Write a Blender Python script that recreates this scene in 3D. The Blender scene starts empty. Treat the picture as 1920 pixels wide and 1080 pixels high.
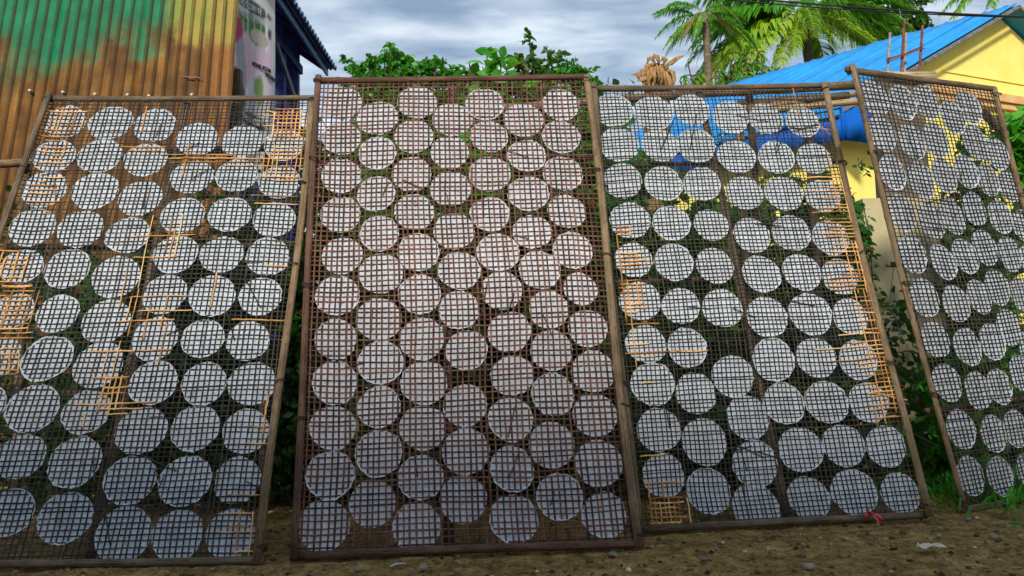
import bpy, math, random
import numpy as np
from mathutils import Vector, Euler

SC = bpy.context.scene
COL = SC.collection
random.seed(7)
RNG = np.random.default_rng(7)

# ------------------------------------------------------------------ camera
FPX = 1400.0                      # focal length in pixels of a 1920 wide frame
CAM_H = 0.80
_p, _rho = math.radians(5.0), 0.022
_F = np.array([0, math.cos(_p), math.sin(_p)])
_r0 = np.array([1.0, 0, 0])
_u0 = np.cross(_r0, _F)
_R = math.cos(_rho) * _r0 - math.sin(_rho) * _u0
_U = math.cos(_rho) * _u0 + math.sin(_rho) * _r0
_C = np.array([0, 0, CAM_H])

cam_data = bpy.data.cameras.new('camera')
cam_data.sensor_width = 36.0
cam_data.lens = FPX / 1920.0 * 36.0
cam_data.clip_start = 0.05
cam_data.clip_end = 900.0
cam = bpy.data.objects.new('camera', cam_data)
COL.objects.link(cam)
from mathutils import Matrix
_m = Matrix(((_R[0], _U[0], -_F[0]), (_R[1], _U[1], -_F[1]), (_R[2], _U[2], -_F[2])))
cam.matrix_world = Matrix.Translation(_C) @ _m.to_4x4()
SC.camera = cam

# ------------------------------------------------------------------ world
SUN_EL, SUN_AZ = math.radians(36), math.radians(193)   # azimuth clockwise from +Y
world = bpy.data.worlds.new('World')
SC.world = world
world.use_nodes = True
nt = world.node_tree
nt.nodes.clear()
L = nt.links.new
out = nt.nodes.new('ShaderNodeOutputWorld')
sky = nt.nodes.new('ShaderNodeTexSky')
sky.sky_type = 'NISHITA'
sky.sun_disc = False
sky.sun_elevation = SUN_EL
sky.sun_rotation = SUN_AZ
bg1 = nt.nodes.new('ShaderNodeBackground'); bg1.inputs[1].default_value = 0.09
L(sky.outputs[0], bg1.inputs[0])
tc = nt.nodes.new('ShaderNodeTexCoord')
sep = nt.nodes.new('ShaderNodeSeparateXYZ'); L(tc.outputs['Generated'], sep.inputs[0])
def wmath(op, a, b):
    n = nt.nodes.new('ShaderNodeMath'); n.operation = op
    for i, v in enumerate((a, b)):
        if isinstance(v, (int, float)): n.inputs[i].default_value = v
        else: L(v, n.inputs[i])
    return n.outputs[0]
zz = wmath('ADD', wmath('MAXIMUM', sep.outputs[2], 0.0), 0.10)
cx_ = wmath('MULTIPLY', wmath('DIVIDE', sep.outputs[0], zz), 0.42)
cy_ = wmath('DIVIDE', sep.outputs[1], zz)
comb = nt.nodes.new('ShaderNodeCombineXYZ'); L(cx_, comb.inputs[0]); L(cy_, comb.inputs[1])
n1 = nt.nodes.new('ShaderNodeTexNoise'); n1.inputs['Scale'].default_value = 5.2
n1.inputs['Detail'].default_value = 7; n1.inputs['Roughness'].default_value = 0.52; n1.inputs['Distortion'].default_value = 0.25
L(comb.outputs[0], n1.inputs['Vector'])
cr = nt.nodes.new('ShaderNodeValToRGB')
e = cr.color_ramp.elements
e[0].position = 0.37; e[0].color = (0.20, 0.28, 0.39, 1)
e[1].position = 0.67; e[1].color = (0.66, 0.73, 0.78, 1)
m_ = cr.color_ramp.elements.new(0.50); m_.color = (0.36, 0.44, 0.54, 1)
L(n1.outputs['Fac'], cr.inputs[0])
bg2 = nt.nodes.new('ShaderNodeBackground'); bg2.inputs[1].default_value = 1.14
L(cr.outputs[0], bg2.inputs[0])
mx = nt.nodes.new('ShaderNodeMixShader')
n2 = nt.nodes.new('ShaderNodeTexNoise'); n2.inputs['Scale'].default_value = 1.6; n2.inputs['Detail'].default_value = 4
L(comb.outputs[0], n2.inputs['Vector'])
mr = nt.nodes.new('ShaderNodeMapRange'); mr.inputs[1].default_value = 0.3; mr.inputs[2].default_value = 0.6
mr.inputs[3].default_value = 0.62; mr.inputs[4].default_value = 0.97
L(n2.outputs['Fac'], mr.inputs[0]); L(mr.outputs[0], mx.inputs[0])
L(bg1.outputs[0], mx.inputs[1]); L(bg2.outputs[0], mx.inputs[2])
L(mx.outputs[0], out.inputs[0])

# ------------------------------------------------------------------ sun
sd = bpy.data.lights.new('sun', 'SUN')
sd.energy = 3.2; sd.angle = math.radians(6.0); sd.color = (1.0, 0.93, 0.80)
sun = bpy.data.objects.new('sun', sd)
COL.objects.link(sun)
sdir = Vector((math.cos(SUN_EL) * math.sin(SUN_AZ), math.cos(SUN_EL) * math.cos(SUN_AZ), math.sin(SUN_EL)))
sun.rotation_euler = sdir.to_track_quat('Z', 'Y').to_euler()

vs = SC.view_settings
vs.view_transform = 'Standard'; vs.look = 'None'; vs.exposure = 0.40; vs.gamma = 1.0
vs.use_curve_mapping = False
SC.cycles.max_bounces = 8
SC.cycles.transparent_max_bounces = 8

# ------------------------------------------------------------------ helpers
def ray(px, py):
    return (px - 960) / FPX * _R - (py - 540) / FPX * _U + _F
def at(px, py, Y):
    d = ray(px, py); return _C + d * Y / d[1]
def atz(px, py, z):
    d = ray(px, py); return _C + d * (z - CAM_H) / d[2]
def proj(P):
    v = np.asarray(P) - _C
    return 960 + FPX * (v @ _R) / (v @ _F), 540 - FPX * (v @ _U) / (v @ _F)
def unit(v):
    v = np.asarray(v, float); return v / np.linalg.norm(v)

def tag(o, label=None, cat=None, group=None, kind=None):
    if label: o['label'] = label
    if cat: o['category'] = cat
    if group: o['group'] = group
    if kind: o['kind'] = kind
    return o
def empty(name, loc, label=None, cat=None, group=None):
    o = bpy.data.objects.new(name, None)
    o.empty_display_size = 0.1
    COL.objects.link(o); o.location = tuple(loc)
    return tag(o, label, cat, group)

class MB:
    """collects geometry in world coordinates; build() makes one mesh object"""
    def __init__(s):
        s.v = []; s.f = []; s.mi = []; s.at = []; s.n = 0; s.sm = []
    def add(s, verts, faces, mi=0, attr=None, smooth=False):
        verts = np.asarray(verts, float)
        b = s.n
        s.v.append(verts); s.n += len(verts)
        if attr is None: attr = np.zeros((len(verts), 3))
        s.at.append(np.asarray(attr, float))
        for f in faces:
            s.f.append([i + b for i in f]); s.mi.append(mi); s.sm.append(smooth)
        return s
    def box(s, c, hx, hy, hz, mi=0):
        """c centre; hx, hy, hz half-extent vectors"""
        c, hx, hy, hz = map(lambda a: np.asarray(a, float), (c, hx, hy, hz))
        vs_ = [c + i * hx + j * hy + k * hz for k in (-1, 1) for j in (-1, 1) for i in (-1, 1)]
        at_ = [(i * np.linalg.norm(hx), j * np.linalg.norm(hy), k * np.linalg.norm(hz)) for k in (-1, 1) for j in (-1, 1) for i in (-1, 1)]
        return s.add(vs_, [(0, 2, 3, 1), (4, 5, 7, 6), (0, 1, 5, 4), (2, 6, 7, 3), (0, 4, 6, 2), (1, 3, 7, 5)], mi, at_)
    def abox(s, x0, x1, y0, y1, z0, z1, mi=0):
        return s.box(((x0 + x1) / 2, (y0 + y1) / 2, (z0 + z1) / 2), ((x1 - x0) / 2, 0, 0), (0, (y1 - y0) / 2, 0), (0, 0, (z1 - z0) / 2), mi)
    def tube(s, pts, rad, sides=8, mi=0, flat=1.0, up=None, caps=True):
        pts = np.asarray(pts, float); n = len(pts)
        rad = np.broadcast_to(np.asarray(rad, float), (n,))
        t = np.gradient(pts, axis=0); t /= np.maximum(np.linalg.norm(t, axis=1), 1e-9)[:, None]
        ref = np.array([0, 0, 1.0]) if up is None else np.asarray(up, float)
        if abs(unit(pts[-1] - pts[0]) @ ref) > 0.9 and up is None: ref = np.array([0, -1.0, 0])
        a = np.cross(t, ref); a /= np.maximum(np.linalg.norm(a, axis=1), 1e-9)[:, None]
        b = np.cross(a, t)
        ang = np.linspace(0, 2 * np.pi, sides, endpoint=False)
        ln = np.concatenate([[0], np.cumsum(np.linalg.norm(np.diff(pts, axis=0), axis=1))])
        V = (pts[:, None] + rad[:, None, None] * (np.cos(ang)[None, :, None] * a[:, None] + flat * np.sin(ang)[None, :, None] * b[:, None])).reshape(-1, 3)
        A = np.stack([np.broadcast_to(np.cos(ang) * 0.03, (n, sides)), np.broadcast_to(np.sin(ang) * 0.03, (n, sides)), np.broadcast_to(ln[:, None], (n, sides))], -1).reshape(-1, 3)
        F = []
        for i in range(n - 1):
            for j in range(sides):
                k = (j + 1) % sides
                F.append((i * sides + j, i * sides + k, (i + 1) * sides + k, (i + 1) * sides + j))
        if caps:
            F.append(tuple(range(sides))[::-1]); F.append(tuple((n - 1) * sides + j for j in range(sides)))
        return s.add(V, F, mi, A, smooth=True)
    def build(s, name, mats, parent=None, loc=None, kind=None):
        V = np.concatenate(s.v) if s.v else np.zeros((0, 3))
        if loc is None:
            loc = np.array(parent.matrix_basis.translation) if parent is not None else V.mean(axis=0)
        loc = np.asarray(loc, float)
        me = bpy.data.meshes.new(name)
        me.from_pydata((V - loc).tolist(), [], s.f)
        if not isinstance(mats, (list, tuple)): mats = [mats]
        for m in mats: me.materials.append(m)
        me.polygons.foreach_set('material_index', s.mi)
        me.polygons.foreach_set('use_smooth', s.sm)
        a = me.attributes.new('loc', 'FLOAT_VECTOR', 'POINT')
        a.data.foreach_set('vector', np.concatenate(s.at).astype(np.float32).ravel())
        o = bpy.data.objects.new(name, me)
        COL.objects.link(o)
        if parent is not None:
            o.parent = parent
            o.location = tuple(loc - abs_loc(parent))
        else:
            o.location = tuple(loc)
        if kind: o['kind'] = kind
        return o
def abs_loc(o):
    v = np.zeros(3)
    while o is not None:
        v += np.array(o.location); o = o.parent
    return v
_build = MB.build
def build(s, name, mats, parent=None, loc=None, kind=None):
    if parent is not None and loc is None: loc = abs_loc(parent)
    return _build(s, name, mats, parent, loc, kind)
MB.build = build

def np_mesh(name, V, faces4=None, faces3=None, mats=(), tint=None, parent=None, loc=None, smooth=False, mi=None, kind=None):
    """fast mesh from numpy arrays"""
    if loc is None: loc = abs_loc(parent) if parent is not None else V.mean(axis=0)
    loc = np.asarray(loc, float)
    me = bpy.data.meshes.new(name)
    F = faces4 if faces4 is not None else faces3
    k = F.shape[1]
    me.vertices.add(len(V)); me.vertices.foreach_set('co', (V - loc).astype(np.float32).ravel())
    me.loops.add(F.size); me.loops.foreach_set('vertex_index', F.astype(np.int32).ravel())
    me.polygons.add(len(F)); me.polygons.foreach_set('loop_start', np.arange(0, F.size, k, dtype=np.int32))
    if smooth: me.polygons.foreach_set('use_smooth', np.ones(len(F), bool))
    for m in mats: me.materials.append(m)
    if mi is not None: me.polygons.foreach_set('material_index', mi.astype(np.int32))
    if tint is not None:
        a = me.attributes.new('tint', 'FLOAT', 'POINT'); a.data.foreach_set('value', tint.astype(np.float32))
    me.update(calc_edges=True); me.validate()
    o = bpy.data.objects.new(name, me); COL.objects.link(o)
    if parent is not None:
        o.parent = parent; o.location = tuple(loc - abs_loc(parent))
    else: o.location = tuple(loc)
    if kind: o['kind'] = kind
    return o

def vnoise(x, y, seed=0):
    """smooth value noise, vectorised"""
    x = np.asarray(x, float); y = np.asarray(y, float)
    xi = np.floor(x).astype(int); yi = np.floor(y).astype(int)
    fx = x - xi; fy = y - yi
    fx = fx * fx * (3 - 2 * fx); fy = fy * fy * (3 - 2 * fy)
    def h(i, j):
        n = np.sin(i * 127.1 + j * 311.7 + seed * 74.7) * 43758.5453
        return n - np.floor(n)
    return (h(xi, yi) * (1 - fx) + h(xi + 1, yi) * fx) * (1 - fy) + (h(xi, yi + 1) * (1 - fx) + h(xi + 1, yi + 1) * fx) * fy

# ------------------------------------------------------------------ materials
class NT:
    def __init__(s, name):
        s.m = bpy.data.materials.new(name); s.m.use_nodes = True
        s.t = s.m.node_tree; s.t.nodes.clear()
        s.out = s.t.nodes.new('ShaderNodeOutputMaterial')
    def n(s, typ, ins=None, **kw):
        nd = s.t.nodes.new(typ)
        for k, v in kw.items(): setattr(nd, k, v)
        for k, v in (ins or {}).items():
            if hasattr(v, 'is_output') or isinstance(v, bpy.types.NodeSocket): s.t.links.new(v, nd.inputs[k])
            else: nd.inputs[k].default_value = v
        return nd
    def coord(s, which='Object'):
        return s.n('ShaderNodeTexCoord').outputs[which]
    def attr(s, name, out_='Vector'):
        return s.n('ShaderNodeAttribute', attribute_name=name).outputs[out_]
    def noise(s, vec, scale, detail=4, rough=0.55, stretch=None, dist=0.0):
        if stretch is not None:
            vec = s.n('ShaderNodeMapping', {'Vector': vec, 'Scale': stretch}).outputs[0]
        return s.n('ShaderNodeTexNoise', {'Vector': vec, 'Scale': scale, 'Detail': detail, 'Roughness': rough, 'Distortion': dist}).outputs['Fac']
    def ramp(s, fac, stops):
        r = s.n('ShaderNodeValToRGB', {0: fac})
        el = r.color_ramp.elements
        while len(el) < len(stops): el.new(0.5)
        for e_, (p_, c_) in zip(el, stops):
            e_.position = p_; e_.color = (*c_, 1) if len(c_) == 3 else c_
        return r.outputs[0]
    def mix(s, fac, a, b, blend='MIX'):
        nd = s.n('ShaderNodeMix', data_type='RGBA', blend_type=blend)
        for i, v in ((0, fac), (6, a), (7, b)):
            if isinstance(v, bpy.types.NodeSocket): s.t.links.new(v, nd.inputs[i])
            elif isinstance(v, (int, float)): nd.inputs[i].default_value = v
            else: nd.inputs[i].default_value = (*v, 1)
        return nd.outputs[2]
    def mth(s, op, a, b=0.0):
        return s.n('ShaderNodeMath', {0: a, 1: b}, operation=op).outputs[0]
    def rng(s, v, a, b, c, d):
        return s.n('ShaderNodeMapRange', {0: v, 1: a, 2: b, 3: c, 4: d}).outputs[0]
    def bump(s, h, strength=0.3, dist=0.01):
        return s.n('ShaderNodeBump', {'Height': h, 'Strength': strength, 'Distance': dist}).outputs[0]
    def surf(s, sh):
        s.t.links.new(sh, s.out.inputs[0]); return s.m
    def pbsdf(s, col, rough=0.7, spec=0.3, normal=None, metal=0.0):
        ins = {'Base Color': col if isinstance(col, bpy.types.NodeSocket) else (*col, 1), 'Roughness': rough, 'Metallic': metal, 'Specular IOR Level': spec}
        if normal is not None: ins['Normal'] = normal
        return s.n('ShaderNodeBsdfPrincipled', ins).outputs[0]

def simple(name, c1, c2, scale=8.0, rough=0.75, spec=0.25, stretch=None, bump=0.0, detail=5, p=(0.35, 0.65), metal=0.0):
    t = NT(name); v = t.coord()
    f = t.noise(v, scale, detail, 0.6, stretch)
    col = t.ramp(f, [(p[0], c1), (p[1], c2)])
    return t.surf(t.pbsdf(col, rough, spec, t.bump(f, bump, 0.01) if bump else None, metal))

def pole_mat(name, c1, c2, c3, rough=0.75, ps=(0.34, 0.50, 0.68)):
    """weathered pole: streaks run along the length, per object tone"""
    t = NT(name); v = t.attr('loc')
    f1 = t.noise(v, 1.0, 6, 0.65, (160, 160, 5))
    f2 = t.noise(v, 1.0, 3, 0.5, (14, 14, 6))
    f = t.mth('ADD', t.mth('MULTIPLY', f1, 0.62), t.mth('MULTIPLY', f2, 0.38))
    col = t.ramp(f, [(ps[0], c1), (ps[1], c2), (ps[2], c3)])
    spot = t.noise(v, 1.0, 5, 0.7, (45, 45, 30))
    col = t.mix(t.rng(spot, 0.52, 0.70, 0, 0.75), col, tuple(q * 0.35 for q in c1))
    return t.surf(t.pbsdf(col, rough, 0.2, t.bump(t.mth('ADD', f1, spot), 0.7, 0.005)))

def slat_mat(name, c1, c2, c3, rough=0.7):
    t = NT(name)
    rnd = t.n('ShaderNodeObjectInfo').outputs['Random']
    v = t.coord()
    f = t.noise(v, 26, 4, 0.6)
    g = t.mth('ADD', t.mth('MULTIPLY', f, 0.7), t.mth('MULTIPLY', rnd, 0.4))
    col = t.ramp(g, [(0.3, c1), (0.55, c2), (0.8, c3)])
    return t.surf(t.pbsdf(col, rough, 0.2))

def paper_mat(name, base, trans, mott=0.12):
    t = NT(name); v = t.coord()
    rnd = t.n('ShaderNodeObjectInfo').outputs['Random']
    off = t.n('ShaderNodeVectorMath', {0: v, 1: t.n('ShaderNodeCombineXYZ', {0: t.mth('MULTIPLY', rnd, 37.0), 1: t.mth('MULTIPLY', rnd, 91.0)}).outputs[0]}, operation='ADD').outputs[0]
    f = t.noise(off, 18, 5, 0.6)
    fine = t.noise(off, 150, 3, 0.6)
    wr = t.noise(off, 1.0, 4, 0.6, (90, 40, 12), 1.2)          # drying wrinkles and thicker streaks of paste
    dark = tuple(b * (1 - mott * 2.2) for b in base)
    col = t.mix(t.rng(f, 0.32, 0.68, 0, 1), dark, base)
    col = t.mix(t.rng(wr, 0.58, 0.72, 0, 0.7), col, (0.93, 0.95, 0.97))
    col = t.mix(t.mth('MULTIPLY', rnd, 0.30), col, tuple(b * 0.60 for b in base))
    nrm = t.bump(t.mth('ADD', t.mth('ADD', f, t.mth('MULTIPLY', fine, 0.4)), wr), 0.9, 0.006)
    d = t.pbsdf(col, 0.45, 0.45, nrm)
    tr = t.n('ShaderNodeBsdfTranslucent', {'Color': col, 'Normal': nrm}).outputs[0]
    return t.surf(t.n('ShaderNodeMixShader', {0: trans, 1: d, 2: tr}).outputs[0])

def leaf_mat(name, c1, c2, c3, trans=0.3, rough=0.45, spec=0.35):
    t = NT(name)
    ti = t.attr('tint', 'Fac')
    col = t.ramp(ti, [(0.0, c1), (0.5, c2), (1.0, c3)])
    d = t.pbsdf(col, rough, spec)
    col2 = t.mix(0.5, col, (0.25, 0.5, 0.02), 'MIX')
    tr = t.n('ShaderNodeBsdfTranslucent', {'Color': col2}).outputs[0]
    return t.surf(t.n('ShaderNodeMixShader', {0: trans, 1: d, 2: tr}).outputs[0])

M = {}
M['paper'] = paper_mat('rice_paper', (0.75, 0.83, 0.92), 0.26)
M['paper_warm'] = paper_mat('pinkish_rice_paper', (0.76, 0.80, 0.87), 0.26)
M['rim'] = paper_mat('rice_paper_edge', (0.80, 0.85, 0.90), 0.15, 0.18)
M['slat_dark'] = slat_mat('old_bamboo_slat', (0.011, 0.010, 0.012), (0.030, 0.025, 0.023), (0.085, 0.062, 0.045))
M['slat_red'] = slat_mat('reddish_bamboo_slat', (0.036, 0.017, 0.013), (0.11, 0.048, 0.034), (0.20, 0.092, 0.062))
t = NT('fresh_bamboo_slat'); v = t.coord('Object'); rnd_ = t.n('ShaderNodeObjectInfo').outputs['Random']
g_ = t.mth('ADD', t.mth('MULTIPLY', t.noise(v, 14, 4, 0.6), 0.75), t.mth('MULTIPLY', rnd_, 0.35))
M['slat_new'] = t.surf(t.pbsdf(t.ramp(g_, [(0.32, (0.16, 0.075, 0.025)), (0.48, (0.46, 0.21, 0.06)), (0.62, (0.64, 0.34, 0.12)), (0.8, (0.72, 0.48, 0.25))]), 0.6, 0.25))
M['frame'] = pole_mat('weathered_frame', (0.035, 0.026, 0.018), (0.13, 0.092, 0.058), (0.27, 0.20, 0.13))
M['frame_red'] = pole_mat('reddish_frame', (0.035, 0.018, 0.013), (0.11, 0.055, 0.038), (0.23, 0.13, 0.085))
M['frame_tan'] = pole_mat('tan_frame', (0.065, 0.043, 0.025), (0.20, 0.135, 0.075), (0.36, 0.26, 0.16))
M['bamboo_tan'] = pole_mat('pale_bamboo', (0.16, 0.10, 0.05), (0.42, 0.30, 0.16), (0.62, 0.50, 0.30), 0.5)
M['tie'] = simple('dark_binding_wire', (0.02, 0.017, 0.014), (0.07, 0.05, 0.035), 60)

exec_later = []
# ------------------------------------------------------------------ ground
def axis(lo, hi, a, b, step):
    core = np.arange(a, b + 1e-6, step)
    lft = a - np.geomspace(step, a - lo, 26)[::-1]
    rgt = b + np.geomspace(step, hi - b, 26)
    return np.concatenate([lft, core, rgt])
def ground_z(x, y):
    z = 0.010 * (vnoise(x * 2.3, y * 2.3, 1) - 0.5) + 0.010 * (vnoise(x * 7, y * 7, 2) - 0.5) + 0.007 * (vnoise(x * 19, y * 19, 3) - 0.5) + 0.006 * (vnoise(x * 43, y * 43, 5) - 0.5)
    return z - 0.008
gx = axis(-260, 260, -3.2, 5.2, 0.025); gy = axis(-200, 420, 1.6, 6.0, 0.025)
X, Y = np.meshgrid(gx, gy, indexing='xy')
Z = ground_z(X, Y)
nx, ny = len(gx), len(gy)
V = np.stack([X, Y, Z], -1).reshape(-1, 3)
ii = (np.arange(ny - 1)[:, None] * nx + np.arange(nx - 1)[None, :]).ravel()
F4 = np.stack([ii, ii + 1, ii + nx + 1, ii + nx], -1)
t = NT('packed_dirt'); v = t.coord()
a = t.noise(v, 3.0, 6, 0.6); b = t.noise(v, 45, 6, 0.7); c = t.noise(v, 14, 5, 0.65)
col = t.ramp(t.mth('ADD', t.mth('MULTIPLY', a, 0.35), t.mth('MULTIPLY', c, 0.65)), [(0.32, (0.085, 0.052, 0.015)), (0.50, (0.28, 0.175, 0.058)), (0.70, (0.52, 0.36, 0.14))])
col = t.mix(t.rng(b, 0.30, 0.52, 0.75, 0.0), col, (0.028, 0.018, 0.010))
col = t.mix(t.rng(b, 0.62, 0.74, 0.0, 0.6), col, (0.32, 0.25, 0.15))
M['dirt'] = t.surf(t.pbsdf(col, 0.95, 0.15, t.bump(t.mth('ADD', b, c), 0.9, 0.02)))
g = np_mesh('ground', V, faces4=F4, mats=[M['dirt']], loc=(0, 0, 0), smooth=True)
tag(g, 'packed brown dirt ground scattered with gravel', None, None, 'structure')

# ------------------------------------------------------------------ racks
def hom(src, dst):
    A = []
    for (x, y), (u, v_) in zip(src, dst):
        A += [[x, y, 1, 0, 0, 0, -u * x, -u * y, -u], [0, 0, 0, x, y, 1, -v_ * x, -v_ * y, -v_]]
    return np.linalg.svd(np.array(A, float))[2][-1].reshape(3, 3)

class Rack:
    """a leaning panel: origin O (bottom left on the ground), edge vectors A (width) and B (height), normal N to the front"""
    def __init__(s, corners, sv, sh, seed):
        Hm = hom([(0, 1), (1, 1), (1, 0), (0, 0)], [((x - 960) / FPX, -(y - 540) / FPX) for x, y in corners])
        a, b, t_ = [c_[0] * _R + c_[1] * _U + c_[2] * _F for c_ in Hm.T]
        if t_[1] < 0: a, b, t_ = -a, -b, -t_
        k = CAM_H / -(t_[2] + a[2] / 2)
        s.O = _C + t_ * k + np.array([0, 0, 0.018]); s.A = a * k; s.B = b * k
        s.w = np.linalg.norm(s.A); s.h = np.linalg.norm(s.B)
        s.a = s.A / s.w; s.b = s.B / s.h
        s.N = unit(np.cross(s.a, s.b)); s.sv = sv; s.sh = sh; s.seed = seed
    def P(s, x, y, n=0.0):
        x = np.asarray(x, float); y = np.asarray(y, float); n = np.asarray(n, float)
        x, y, n = np.broadcast_arrays(x, y, n)
        return s.O + x[..., None] * s.a + y[..., None] * s.b + n[..., None] * s.N
    def uv(s, px, py):
        d = ray(px, py)
        k = ((s.O - _C) @ s.N) / (d @ s.N)
        q = _C + d * k - s.O
        G = np.array([[1, s.a @ s.b], [s.a @ s.b, 1]])
        return np.linalg.solve(G, [q @ s.a, q @ s.b])
    def warp(s, x, y):
        """the lattice is never quite straight"""
        dx = 0.016 * (vnoise(x * 1.7, y * 1.9, s.seed) - 0.5) + 0.006 * (vnoise(x * 6, y * 5, s.seed + 3) - 0.5)
        dy = 0.020 * (vnoise(x * 1.9, y * 1.5, s.seed + 1) - 0.5) + 0.007 * (vnoise(x * 5, y * 6, s.seed + 5) - 0.5)
        dn = 0.020 * (vnoise(x * 2.1, y * 2.0, s.seed + 2) - 0.5)
        return dx, dy, dn
    def PW(s, x, y, n=0.0):
        dx, dy, dn = s.warp(x, y)
        e_ = np.minimum(np.minimum(x, s.w - x), np.minimum(y, s.h - y))
        e_ = np.clip(e_ / 0.15, 0, 1)
        return s.P(x + dx * e_, y + dy * e_, n + dn * e_)

def bamboo(mb, p0, p1, r, seed=0, step=0.32, flat=1.0, up=None, sides=10, bend=0.006, mi=0):
    rr = random.Random(seed)
    p0 = np.asarray(p0, float); p1 = np.asarray(p1, float)
    ln = np.linalg.norm(p1 - p0)
    t_ = [(0, 1.0)]
    x = rr.uniform(0.3, 1) * step
    while x < ln - 0.05:
        t_ += [(x - 0.012, 0.98), (x - 0.003, 1.10), (x + 0.003, 1.10), (x + 0.012, 0.98)]
        t_ += [(x + step * 0.5, 0.955)] if x + step * 0.5 < ln - 0.02 else []
        x += step * rr.uniform(0.8, 1.2)
    t_ += [(ln, 1.0)]
    t_.sort()
    side = unit(np.cross(p1 - p0, [0.3, 0.9, 0.2])); s2 = unit(np.cross(p1 - p0, side))
    ph = rr.uniform(0, 6)
    pts = [p0 + (p1 - p0) * (q / ln) + side * bend * math.sin(q * 2.3 + ph) + s2 * bend * math.sin(q * 1.7 + ph * 2) for q, _ in t_]
    mb.tube(pts, [r * k for _, k in t_], sides, mi, flat, up)

def ribbon(rk, along, fixed, lo, hi, n_pts, width, thick, noff, alt, jx, wv, name, mat_, root, extra=0.0):
    """one lattice slat; along='v' runs up the rack at x=fixed, along='h' runs across at y=fixed"""
    tt = np.linspace(lo, hi, n_pts)
    f = np.full(n_pts, fixed) + wv * (vnoise(tt * 2.1, np.full(n_pts, jx), 11) - 0.5) + 0.25 * wv * (vnoise(tt * 9, np.full(n_pts, jx), 17) - 0.5)
    n = noff * alt + extra
    hw = width / 2
    rows = []
    for sx, sn in ((-hw, -thick / 2), (hw, -thick / 2), (hw, thick / 2), (-hw, thick / 2)):
        if along == 'v': rows.append(rk.PW(f + sx, tt, n + sn))
        else: rows.append(rk.PW(tt, f + sx, n + sn))
    V = np.stack(rows, 1).reshape(-1, 3)
    i = np.arange(n_pts - 1)[:, None] * 4
    j = np.arange(4)[None, :]; k = (j + 1) % 4
    Fq = np.stack([i + j, i + k, i + 4 + k, i + 4 + j], -1).reshape(-1, 4)
    if along == 'v': Fq = Fq[:, ::-1]
    F_ = np.concatenate([Fq, [[0, 1, 2, 3]], [[n_pts * 4 - 1, n_pts * 4 - 2, n_pts * 4 - 3, n_pts * 4 - 4]]])
    return np_mesh(name, V, faces4=F_, mats=[mat_], parent=root)

def build_rack(rk, name, label, slat, frame, frame_side, wv, wh, seed, stile_px=None, rails=(), skip=None, no_right=False):
    root = empty(name, rk.O + rk.A / 2, label, 'drying rack', 'bamboo drying racks leaning in a row')
    w, h = rk.w, rk.h
    rr = random.Random(seed)
    # frame: four poles
    r = 0.0175
    mb = MB(); bamboo(mb, rk.P(-0.015, h), rk.P(w + 0.012, h, 0.004), r, seed + 1, 0.34, up=rk.N, flat=0.7); mb.build('top_rail', frame, root)
    mb = MB(); bamboo(mb, rk.P(-0.01, 0.0, 0.002), rk.P(w + 0.01, 0.0), r, seed + 2, 0.36, up=rk.N); mb.build('bottom_rail', frame, root)
    for q, x in enumerate((0.0, w)):
        mb = MB(); bamboo(mb, rk.P(x, -0.012, 0.012), rk.P(x, h + 0.012, 0.012), r * (1.08 if q else 0.95), seed + 3 + q, 0.3, up=rk.N, flat=0.7, bend=0.010)
        po = mb.build('side_pole', frame_side[q], root)
        for yy in [0.03, h * 0.27 + rr.uniform(-.1, .1), h * 0.52 + rr.uniform(-.1, .1), h * 0.77 + rr.uniform(-.1, .1), h - 0.03]:
            an = np.linspace(0, 2 * np.pi * rr.choice((2, 3)), 28); ph_ = rr.uniform(0, 6)
            mb = MB()
            mb.tube([rk.P(x + 0.0225 * math.cos(q_), yy + 0.0008 * q_ + 0.007 * math.cos(q_ + ph_), 0.012 + 0.0225 * math.sin(q_)) for q_ in an], 0.0020, 4)
            mb.build('wire_tie', M['tie'], po)
    if stile_px:
        (x0, y0), (x1, y1) = stile_px
        u0 = rk.uv(x0, y0)[0]; u1 = rk.uv(x1, y1)[0]
        mb = MB(); bamboo(mb, rk.P(u1, 0.01, -0.036), rk.P(u0, h - 0.01, -0.036), 0.021, seed + 9, 0.33, flat=0.6, up=rk.N)
        mb.build('middle_stile', frame, root)
    for k, vv in enumerate(rails):
        mb = MB(); bamboo(mb, rk.P(0.0, vv * h, -0.058), rk.P(w, vv * h + 0.01, -0.058), 0.014, seed + 20 + k, 0.35, up=rk.N)
        mb.build('middle_rail', frame, root)
    # woven lattice
    nv = int(round((w - 0.03) / rk.sv)); nh = int(round((h - 0.03) / rk.sh))
    xs = 0.015 + (np.arange(nv) + 0.5) * (w - 0.03) / nv
    ys = 0.015 + (np.arange(nh) + 0.5) * (h - 0.03) / nh
    rk.xs, rk.ys = xs, ys
    for i, x in enumerate(xs):
        lo, hi = 0.0, h
        if skip: lo, hi = skip('v', x, lo, hi, rr)
        a_ = np.where((np.arange(nh) + i) % 2 == 0, 1.0, -1.0)
        ribbon(rk, 'v', x + rr.uniform(-.0016, .0016), lo, hi, nh, wv * rr.uniform(.8, 1.15), 0.0016, 0.0013, a_, i * 7.3 + seed, 0.007, 'slat', slat, root)
    for j, y in enumerate(ys):
        lo, hi = 0.0, w
        if skip: lo, hi = skip('h', y, lo, hi, rr)
        a_ = np.where((np.arange(nv) + j) % 2 == 0, -1.0, 1.0)
        ribbon(rk, 'h', y + rr.uniform(-.0022, .0022), lo, hi, nv, wh * rr.uniform(.75, 1.15), 0.0014, 0.0013, a_, j * 5.1 + seed + 50, 0.009, 'slat', slat, root)
    return root

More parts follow.
